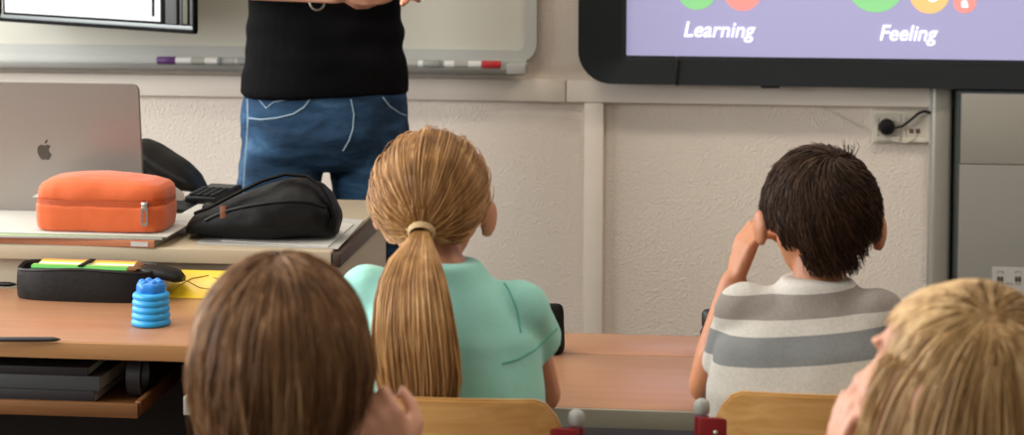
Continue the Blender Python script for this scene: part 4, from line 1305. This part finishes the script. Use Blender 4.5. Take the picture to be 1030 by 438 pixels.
girl = thing('person', 'seated child with long blond ponytail and turquoise top, seen from behind', 'person', (gx, hip_y, 0))
seated(girl, J, M['skin'])
eyes(hc, J['Rh'], HS, girl)
trousers_and_shoes(girl, J)
ts = shirt(girl, J, M['turquoise'], 1.0, sleeve=0.56, puff=0.45, seed=2.0, sl_r=(0.040, 0.041, 0.043))
bv = bvh_of(ts.data); inv = MW[ts.name].inverted()
for pl in (((486, 262), (500, 275), (512, 292), (520, 312), (524, 335)), ((505, 366), (520, 362), (538, 352), (560, 331))):
    fine = [(xa_+(xb_-xa_)*k/5, ya_+(yb_-ya_)*k/5) for (xa_, ya_), (xb_, yb_) in zip(pl[:-1], pl[1:]) for k in range(5)] + [pl[-1]]
    pts = [p for p in (on_surf(bv, inv, x, y, 0.0004) for x, y in fine) if p is not None]
    if len(pts) > 2: obj('seam', TUBE(pts, 0.0014, 6), M['turquoise_seam'], ts)
# hair: pulled back to the tie, then the ponytail
Rh = J['Rh']; rad = (0.074, 0.089, 0.083)
hcc = hc + Rh @ V((0, -0.006, 0.014))
obj('hair_cap', scalp_cap(hcc, Rh, rad, 0.0), M['hair_girl'], girl, True)
tieW = PD(424, 233, 2.80-0.098)
tl = Rh.transposed() @ (tieW-hcc)
tdir = V((tl.x/rad[0], tl.y/rad[1], tl.z/rad[2])).normalized()
paths = []
for u in sph(11000):
    u.normalize()
    if not hairy(u) or u.dot(tdir) > 0.985: continue
    om = math.acos(max(-1, min(1, u.dot(tdir)))); off = random.uniform(0.0015, 0.006)
    if random.random() < 0.03: off += 0.006
    sd = random.random()*50; pts = []
    m_ = max(4, int(om*8))
    for i in range(m_+1):
        f = i/m_
        q = (u*math.sin((1-f)*om) + tdir*math.sin(f*om))/math.sin(om)
        bulge = 0.004*math.sin(PI*min(1, f*1.15))*(0.6+0.4*math.sin(sd)) + off*(1-f*0.6)
        sag = V((0, 0, -0.012*math.sin(PI*f)*(1 if u.z < 0.3 else 0.2)))
        ww = V((noise.noise(V((sd, f*2, 0))), noise.noise(V((sd, f*2, 7))), noise.noise(V((sd, f*2, 14)))))*0.002
        pts.append(hcc + Rh @ (V((q.x*(rad[0]+bulge), q.y*(rad[1]+bulge), q.z*(rad[2]+bulge))) + ww) + sag*0.6)
    paths.append(pts)
link_mesh('hair', strands_mesh(paths, 0.0007), M['hair_girl'], girl, True, ang=None)
ctr = [(424, 233, 0.010), (421, 246, 0.020), (417, 262, 0.033), (415, 282, 0.043), (415, 305, 0.050), (416, 330, 0.054), (418, 355, 0.055), (420, 378, 0.054), (421, 398, 0.050), (422, 412, 0.046)]
depth = [2.695, 2.678, 2.662, 2.645, 2.635, 2.630, 2.626, 2.624, 2.622, 2.622]
cp = [(PD(x, y, d_), w) for (x, y, w), d_ in zip(ctr, depth)]
paths = []
for k in range(3200):
    a = random.random()*2*PI; r = math.sqrt(random.random()); sd = random.random()*60
    ln = random.choices((len(cp), len(cp)-1, len(cp)-2), (6, 3, 1))[0]
    pts = []; wv = random.uniform(0.6, 1.1)
    for i in range(ln):
        c_, w_ = cp[i]
        f = i/len(cp)
        nx = noise.noise(V((sd, f*2.2, 0)))*0.010*f*wv; ny = noise.noise(V((sd, f*2.2, 5)))*0.006*f
        fl = 0.36
        pts.append(c_ + V((math.cos(a)*r*w_ + nx, math.sin(a)*r*w_*fl + ny + 0.0, 0)))
    # start a little inside the tie
    pts.insert(0, tieW + V((math.cos(a)*r*0.012, 0.012, math.sin(a)*r*0.010+0.004)))
    paths.append(pts)
pt = link_mesh('ponytail', strands_mesh(paths, 0.0009), M['hair_girl'], girl, True, ang=None)
b = bmesh.new(); n = 24; rings = []
tv = (cp[1][0]-tieW).normalized(); A, B = frame_for(tv)
for dz, rr in ((-0.006, 0.014), (-0.004, 0.0175), (0.0, 0.019), (0.004, 0.0185), (0.007, 0.015)):
    rings.append([b.verts.new(tieW + tv*dz + A*math.cos(2*PI*k/n)*rr + B*math.sin(2*PI*k/n)*rr*0.8) for k in range(n)])
for i in range(len(rings)-1):
    for k in range(n): b.faces.new((rings[i][k], rings[i][(k+1) % n], rings[i+1][(k+1) % n], rings[i+1][k]))
bmesh.ops.recalc_face_normals(b, faces=b.faces[:])
obj('hair_tie', b, M['tie'], pt, True)

# ---------- boy in stripes
hcB = PD(825, 222, 2.86)
bx = PD(808, 330, 2.80).x; BY = BC.y
J = dict(pelvis=(bx+0.01, BY+0.115, 0.535), chest=(bx, BY+0.150, 0.79), neck=(hcB.x-0.004, BY+0.185, 0.927), head=hcB,
         Rh=head_frame(R_(4), R_(-8), R_(2)), hs=HS, ex=0.089, exl=0.090, collar=0.006, hemL=PD(721, 374, 2.88),
         shL=(bx-0.078, BY+0.18, 0.885), shR=(bx+0.098, BY+0.17, 0.885),
         elL=PD(711, 388, 2.97), elR=(bx+0.145, BY+0.28, 0.765),
         wrL=PD(738, 286, 2.96), wrR=(bx+0.02, BY+0.46, 0.750),
         handL=((0.28, 0.05, 0.95), (0.8, 0.35, -0.3), -1, 0.75), handR=((-0.8, 0.5, 0), (0, 0, -1), 1, 0.35),
         knL=(bx-0.09, BY+0.46, 0.50), knR=(bx+0.09, BY+0.46, 0.50), anL=(bx-0.09, BY+0.44, 0.085), anR=(bx+0.09, BY+0.44, 0.085))
boy = thing('person', 'seated child with short dark hair in striped top, cheek on hand', 'person', (bx, BY+0.115, 0))
seated(boy, J, M['skin_tan'])
eyes(hcB, J['Rh'], HS, boy)
trousers_and_shoes(boy, J)
zz = lambda y: PD(808, y, 2.70).z
M['stripes'] = stripes([(0.0, '#d8d4cb'), (0.41, '#8f9294'), (0.5, '#d8d4cb'), (0.6, '#8e9193'), (0.7, '#dad6cd'), (zz(374), '#85898a'), (zz(347), '#dcd8cf'), (zz(332), '#9a9089'), (0.921, '#dedad2')], -0.09)
ts = shirt(boy, J, M['stripes'], 1.0, sleeve=0.86, puff=0.35, seed=4.0, sl_r=(0.036, 0.032, 0.026))
# collar ribbing
nk = V(J['neck'])
Rh = J['Rh']; rad = (0.074, 0.088, 0.083)
hcc = hcB + Rh @ V((0, -0.006, 0.014))
def nape(w):
    p = Rh.transposed() @ (w-hcc)
    if p.z < 0: p.z *= 1.16
    return hcc + Rh @ p
bcap = scalp_cap(hcc, Rh, rad, 0.0, short_hairy)
for v in bcap.verts: v.co = nape(v.co)
obj('hair_cap', bcap, M['hair_boy'], boy, True)
crown = V((0.15, -0.50, 0.85)).normalized()
dirs = [u for u in sph(13000) if short_hairy(u)]
paths = drape(hcc, Rh, rad, dirs, crown, -1, step=0.006, grav=0.06, lay=(0.001, 0.006), wob=0.0036, lenr=(0.022, 0.045), stick=0.008, block=lambda p: (p.z < -0.012 and p.y > -0.034) or (p.z < -0.036 and abs(p.x) > 0.046) or (p.z < -0.075))
# swirl: turn each strand a little about the crown
out = []
paths = [[nape(w) for w in p] for p in paths]
for p in paths:
    ax_ = (Rh @ crown); q = []
    for i, w in enumerate(p):
        f = i/max(1, len(p)-1)
        q.append(hcc + Matrix.Rotation(0.28*f, 3, ax_) @ (w-hcc)*(1+0.012*f*random.random()))
    out.append(q)
cw_ = PD(851, 150, 2.83)
for k in range(9):
    a0 = cw_ + V((random.gauss(0, 0.006), random.gauss(0, 0.004), -0.012))
    out.append([a0, a0+V((0.005, 0, 0.009)), a0+V((0.006+random.gauss(0, 0.002), 0, 0.015)), a0+V((0.002+random.gauss(0, 0.002), 0, 0.021+random.gauss(0, 0.003)))])
link_mesh('hair', strands_mesh(out, 0.0008), M['hair_boy'], boy, True, ang=None)

# ---------- front-left girl with straight brown hair
hcA = PD(284, 364, 1.97)
ax0 = hcA.x; AY = hcA.y
J = dict(pelvis=(ax0, AY-0.06, 0.535), chest=(ax0, AY-0.045, 0.78), neck=(ax0, AY-0.02, 0.945), head=hcA,
         Rh=head_frame(R_(3), R_(-4), R_(-1)), hs=HS,
         shL=(ax0-0.115, AY-0.03, 0.885), shR=(ax0+0.115, AY-0.03, 0.885),
         elL=(ax0-0.15, AY+0.14, 0.75), elR=PD(444, 548, 2.05),
         wrL=(ax0-0.02, AY+0.26, 0.75), wrR=PD(404, 480, 1.96),
         handL=((0.8, 0.5, 0), (0, 0, -1), -1, 0.35), handR=((-0.42, -0.05, 0.9), (-0.45, 0.85, 0.1), 1, 1.6),
         knL=(ax0-0.09, AY+0.30, 0.50), knR=(ax0+0.09, AY+0.30, 0.50), anL=(ax0-0.09, AY+0.28, 0.085), anR=(ax0+0.09, AY+0.28, 0.085))
pA = thing('person', 'child with straight brown hair in the foreground, left of centre', 'person', (ax0, AY-0.06, 0))
seated(pA, J, M['skin_pale']); eyes(hcA, J['Rh'], HS, pA); trousers_and_shoes(pA, J)
shirt(pA, J, M['plain_shirt'], 1.0, sleeve=0.6, seed=6)
Rh = J['Rh']; rad = (0.076, 0.090, 0.084)
hcc = hcA + Rh @ V((0, -0.006, 0.014))
obj('hair_cap', scalp_cap(hcc, Rh, rad, 0.0), M['hair_brown'], pA, True)
crown = V((0.0, -0.15, 1.0)).normalized()
dirs = [u for u in sph(10000) if hairy(u)]
paths = drape(hcc, Rh, rad, dirs, crown, 0.86, grav=0.30, lay=(0.001, 0.009), wob=0.0016, inward=0.016,
              block=None)
link_mesh('hair', strands_mesh(paths, 0.0007), M['hair_brown'], pA, True, ang=None)

# ---------- front-right blond child looking left
hcC = PD(958, 391, 1.97)
cx_ = hcC.x; CYY = hcC.y
J = dict(pelvis=(cx_+0.05, CYY-0.05, 0.535), chest=(cx_+0.05, CYY-0.045, 0.77), neck=(cx_+0.02, CYY-0.02, 0.905), head=hcC,
         Rh=Matrix.Rotation(R_(24), 3, 'Y') @ head_frame(R_(60), R_(-6), 0), hs=0.98,
         shL=(cx_-0.065, CYY-0.01, 0.85), shR=(cx_+0.155, CYY-0.04, 0.85),
         elL=PD(800, 600, 2.06), elR=(cx_+0.2, CYY+0.15, 0.75),
         wrL=PD(833, 520, 2.02), wrR=(cx_+0.05, CYY+0.27, 0.75),
         handL=((0.05, 0.0, 1.0), (1.0, 0.15, 0.0), -1, 0.16), handR=((-0.8, 0.5, 0), (0, 0, -1), 1, 0.35),
         knL=(cx_-0.04, CYY+0.30, 0.50), knR=(cx_+0.14, CYY+0.30, 0.50), anL=(cx_-0.04, CYY+0.28, 0.085), anR=(cx_+0.14, CYY+0.28, 0.085))
pC = thing('person', 'blond child in the lower right foreground, face turned left', 'person', (cx_+0.05, CYY-0.05, 0))
seated(pC, J, M['skin_pale']); eyes(hcC, J['Rh'], HS, pC); trousers_and_shoes(pC, J)
shirt(pC, J, M['plain_shirt2'], 1.0, sleeve=0.6, seed=8)
Rh = J['Rh']; rad = (0.076, 0.090, 0.084)
hcc = hcC + Rh @ V((0, -0.008, 0.018))
obj('hair_cap', scalp_cap(hcc, Rh, rad, 0.0), M['hair_blond'], pC, True)
cl_ = Rh.transposed() @ (PD(1000, 315, 1.90)-hcc)
crown = V((cl_.x/rad[0], cl_.y/rad[1], cl_.z/rad[2])).normalized()
dirs = [u for u in sph(10500) if hairy(u) and not (u.y > -0.05 and u.z < 0.40) ]
paths = drape(hcc, Rh, rad, dirs, crown, 0.86, grav=0.15, lay=(0.001, 0.009), wob=0.0010, block=lambda p: p.y > 0.062 and p.z < 0.02 + 0.03*random.random())
for p in paths:
    for i, w in enumerate(p):
        q = Rh.transposed() @ (w-hcc)
        if q.y > 0.01 and q.z > -0.01:
            k = math.sqrt((q.x/rad[0])**2 + (q.y/rad[1])**2 + (q.z/rad[2])**2); lim = 1.09 - 0.07*min(1, (q.y-0.01)/0.04)
            if k > lim: p[i] = hcc + Rh @ (q*(lim/k))
link_mesh('hair', strands_mesh(paths, 0.0007), M['hair_blond'], pC, True, ang=None)

# ---------- standing adult
tw = PD(327, 95, 4.72)
TXc, TYc = tw.x, tw.y
rz = R_(20)                                   # turned towards the right of the picture
pT = thing('person', 'standing adult in black tee and blue jeans, hands joined, head out of view', 'person', (TXc, TYc, 0), rz)
# own frame: x = picture right, y away from viewer, faces -y
hd = V((0, -0.03, 1.70)); RhT = Matrix.Rotation(PI, 3, 'Z')
b = bmesh.new()
tor = [(0.86, 0.165, 0.105), (0.93, 0.178, 0.112), (1.02, 0.172, 0.11), (1.12, 0.158, 0.10), (1.25, 0.17, 0.11), (1.38, 0.185, 0.115), (1.46, 0.15, 0.085), (1.50, 0.075, 0.06), (1.53, 0.055, 0.055)]
loft(b, [((0, 0, z), (w, 0, 0), (0, d, 0)) for z, w, d in tor], 36, 2.3)
limb(b, [(0, 0.005, 1.48), (0, -0.01, 1.62)], [0.055, 0.052])
add_head(b, hd, RhT, 1.13)
# forearms and joined hands are placed from the picture
invT = MW[pT.name].inverted()
elR_ = invT @ PD(226, -22, 4.63); wrR_ = invT @ PD(338, -9, 4.46)
elL_ = invT @ PD(424, -22, 4.72); wrL_ = invT @ PD(414, -20, 4.46)
shR_ = V((-0.195, 0.0, 1.43)); shL_ = V((0.195, 0.0, 1.43))
for sh_, el_, wr_ in ((shR_, elR_, wrR_), (shL_, elL_, wrL_)):
    limb(b, [sh_, sh_.lerp(el_, 0.5), el_], [0.055, 0.050, 0.040]); limb(b, [el_, el_.lerp(wr_, 0.3), wr_], [0.041, 0.042, 0.028])
hand(b, wrR_+(wrR_-elR_).normalized()*0.012, wrL_-wrR_+V((0.03, 0, -0.03)), (0, 0.7, 0.5), 1, 0.45, 1.0)
hand(b, wrL_+(wrL_-elL_).normalized()*0.01, (0.12, -0.5, -0.10), (-0.5, 0.3, 0.3), -1, 0.7, 1.0)
for q in (-1, 1):
    limb(b, [(q*0.09, 0, 0.88), (q*0.105, -0.01, 0.48), (q*0.11, 0.01, 0.09)], [0.085, 0.055, 0.038])
me = remesh(b, 0.0055, 3); link_mesh('body', me, M['skin_pale'], pT, ang=None)
for q in (-1, 1):
    bb = bmesh.new(); ell(bb, hd + RhT @ V((q*0.033, 0.075, 0.003)), (0.0125, 0.012, 0.0095), None, 14, 10)
    e = obj('eye', bb, M['eye'], pT)
    bb = bmesh.new(); ell(bb, hd + RhT @ V((q*0.033, 0.0845, 0.003)), (0.0055, 0.004, 0.0055), None, 12, 8); obj('iris', bb, M['ink'], e)
# hair
rad = (0.088, 0.105, 0.108); Rt = RhT; hcc = hd + Rt @ V((0, -0.004, 0.012))
obj('hair_cap', scalp_cap(hcc, Rt, rad, 0.0), M['hair_brown'], pT)
# jeans
b = bmesh.new()
loft(b, [((0, 0, z), (w, 0, 0), (0, d, 0)) for z, w, d in ((0.822, 0.150, 0.100), (0.840, 0.180, 0.116), (0.90, 0.194, 0.126), (0.97, 0.186, 0.122), (1.015, 0.180, 0.118))], 40, 2.4)
for q in (-1, 1):
    loft(b, [((q*0.097, 0, 0.92), (0.090, 0, 0), (0, 0.116, 0)), ((q*0.104, -0.004, 0.82), (0.096, 0, 0), (0, 0.108, 0)), ((q*0.113, -0.008, 0.70), (0.090, 0, 0), (0, 0.092, 0)),
             ((q*0.118, -0.012, 0.50), (0.070, 0, 0), (0, 0.074, 0)), ((q*0.122, 0.0, 0.30), (0.066, 0, 0), (0, 0.070, 0)), ((q*0.124, 0.01, 0.06), (0.062, 0, 0), (0, 0.070, 0))], 32, 2.2)
me = remesh(b, 0.006, 4); wrinkle(me, 0.006, 9, (0.7, 0.7, 1.8), 3)
jn = link_mesh('jeans', me, M['denim'], pT, ang=None)
bv = bvh_of(me)
def stitch(name, pl, r=0.002, m='stitch', par=None):
    # subdivide then lay on the cloth
    fine = []
    for (x0_, y0_), (x1_, y1_) in zip(pl[:-1], pl[1:]):
        for k in range(4): fine.append((x0_+(x1_-x0_)*k/4, y0_+(y1_-y0_)*k/4))
    fine.append(pl[-1])
    pts = [p for p in (on_surf(bv, invT, x, y, 0.0008) for x, y in fine) if p is not None]
    if len(pts) > 2: obj(name, TUBE(pts, r, 6), M[m], par or jn)
stitch('pocket_seam', [(250, 119), (262, 120.5), (278, 119), (295, 115), (306, 108), (312, 100), (313, 95)], 0.0022)
stitch('side_seam', [(249, 100), (249.5, 119), (249, 135), (248, 148), (246, 175), (245, 200)], 0.0022)
stitch('coin_pocket_stitch', [(258, 98), (262, 102), (268, 109), (275, 103), (290, 100)], 0.0018)
stitch('fly_seam', [(353, 100), (356, 115), (355, 130), (351, 142), (345, 152)], 0.002)
stitch('pocket_seam', [(385, 98), (392, 107), (402, 114), (413, 118)], 0.0019)
# t-shirt
b = bmesh.new()
tee = [(0.992, 0.186, 0.126), (1.0, 0.190, 0.130), (1.05, 0.187, 0.128), (1.10, 0.180, 0.122), (1.17, 0.173, 0.118), (1.25, 0.174, 0.120), (1.38, 0.192, 0.124), (1.46, 0.158, 0.095), (1.50, 0.09, 0.07), (1.515, 0.07, 0.065)]
loft(b, [((0, 0, z), (w, 0, 0), (0, d, 0)) for z, w, d in tee], 40, 2.4)
for sh_, el_ in ((shR_, elR_), (shL_, elL_)):
    e = sh_.lerp(el_, 0.62); d = (el_-sh_).normalized()
    tube(b, [sh_-d*0.06, sh_-d*0.04, sh_, e-d*0.004, e], [0.015, 0.045, 0.070, 0.074, 0.070], 22)
    limb(b, [sh_, (0, 0, 1.42)], [0.06, 0.09])
me = remesh(b, 0.005, 1)
for v in me.vertices:      # soft horizontal folds at the waist
    f = math.exp(-((v.co.z-1.13)/0.07)**2)
    n_ = v.normal
    v.co += n_*0.0022*f*math.sin((v.co.z + 0.05*v.co.x)*95 + 1.5*noise.noise(v.co*6))
me.update(); wrinkle(me, 0.007, 7, (0.9, 0.9, 1.8), 9)
link_mesh('tee_shirt', me, M['tee_black'], pT, ang=None)
# bracelet hanging at the wrist
c_ = invT @ PD(319, 0, 4.50)
b = bmesh.new()
tube(b, [c_ + V((0.017*math.cos(a), 0.004*math.sin(a), 0.022*math.sin(a))) for a in [2*PI*k/28 for k in range(29)]], 0.0028, 8)
obj('bracelet', b, M['chrome'], pT)
for q in (-1, 1):
    b = bmesh.new(); x_ = q*0.124
    loft(b, [((x_, 0.10, 0.035), (0.03, 0, 0), (0, 0, 0.034)), ((x_, 0.02, 0.05), (0.042, 0, 0), (0, 0, 0.049)), ((x_, -0.08, 0.04), (0.047, 0, 0), (0, 0, 0.039)), ((x_, -0.16, 0.026), (0.038, 0, 0), (0, 0, 0.025)), ((x_, -0.185, 0.018), (0.015, 0, 0), (0, 0, 0.014))], 24, 2.6)
    obj('shoe', b, M['shoe'], pT, ang=60)

# ------------------------------------------------------------------ small black things on the middle desk
def pouch(label, xl, xr, ytop, Y, dp, name='pouch'):
    a = PY(xl, 340, Y); c = PY(xr, 340, Y); zt_ = PY((xl+xr)/2, ytop, Y).z
    w = (c.x-a.x)/2; h = zt_-DZ
    t = thing(name, label, 'pouch', ((a.x+c.x)/2, Y, DZ+0.0004))
    b = bmesh.new()
    loft(b, [((0, 0, z*h), (w*s, 0, 0), (0, dp*s2, 0)) for z, s, s2 in ((0.0, 0.9, 0.9), (0.04, 1, 1), (0.4, 1.0, 1.0), (0.75, 0.97, 0.75), (0.93, 0.92, 0.4), (1.0, 0.85, 0.2))], 28, 3.5)
    me = remesh(b, 0.004, 3); wrinkle(me, 0.003, 20, seed=xl)
    for v in me.vertices: v.co.z = max(0.0002, v.co.z)
    link_mesh('pouch_body', me, M['black_matte'], t, ang=None)
    obj('zip', TUBE([(-w*0.8, -dp*0.1, h*0.985), (0, -dp*0.1, h*1.0), (w*0.8, -dp*0.1, h*0.985)], 0.003, 8), M['black_plastic'], t)
    return t
pY = PZ(560, 358, DZ).y
pouch('upright black pouch on the desk beyond the right elbow of the turquoise top', 500, 568, 306, pY+0.02, 0.03)
pY2 = dm.y+0.03
q = PY(717, 320, pY2)
t = thing('drink_bottle', 'black round-topped bottle peeking out left of the raised forearm', 'bottle', (q.x, pY2, DZ+0.0004))
hB = PY(709, 312, pY2).z - DZ
b = bmesh.new(); lathe(b, [(0.018, 0), (0.020, 0.002), (0.020, hB-0.035), (0.0165, hB-0.028), (0.0165, hB-0.026)], 24); obj('flask', b, M['charcoal'], t)
b = bmesh.new(); lathe(b, [(0.0165, hB-0.0262), (0.018, hB-0.024), (0.018, hB-0.006), (0.015, hB-0.001), (0.005, hB)], 24); obj('lid', b, M['black_plastic'], t)

# ------------------------------------------------------------------ light
def area(name, loc, rot, sx, sy, power, col):
    l = bpy.data.lights.new(name, 'AREA'); l.shape = 'RECTANGLE'; l.size = sx; l.size_y = sy; l.energy = power; l.color = col
    o = bpy.data.objects.new(name, l); COL.objects.link(o); o.location = loc; o.rotation_euler = rot
    return o
for i, (a, c) in enumerate(WIN):
    area('window_daylight', (XL+0.02, (a+c)/2, (wz0+wz1)/2), (0, R_(-90), 0), wz1-wz0-0.1, c-a-0.1, (24, 84, 48)[i], (0.98, 0.98, 0.97))
for (x, y) in ((-1.4, 3.6), (1.2, 3.6), (-1.4, 1.2), (1.2, 1.2)):
    area('ceiling_lamp', (x, y, ZC-0.05), (0, 0, 0), 1.2, 0.3, (20 if y > 3 else 9), (1.0, 0.89, 0.75))
w = bpy.data.worlds.new('world'); scn.world = w; w.use_nodes = True
bg = w.node_tree.nodes['Background']; bg.inputs['Color'].default_value = (0.75, 0.85, 1.0, 1); bg.inputs['Strength'].default_value = 0.6

scn.view_settings.view_transform = 'Standard'
scn.view_settings.look = 'None'
scn.view_settings.exposure = 0.26
scn.view_settings.gamma = 1.0
scn.view_settings.use_curve_mapping = False
scn.cycles.use_denoising = True
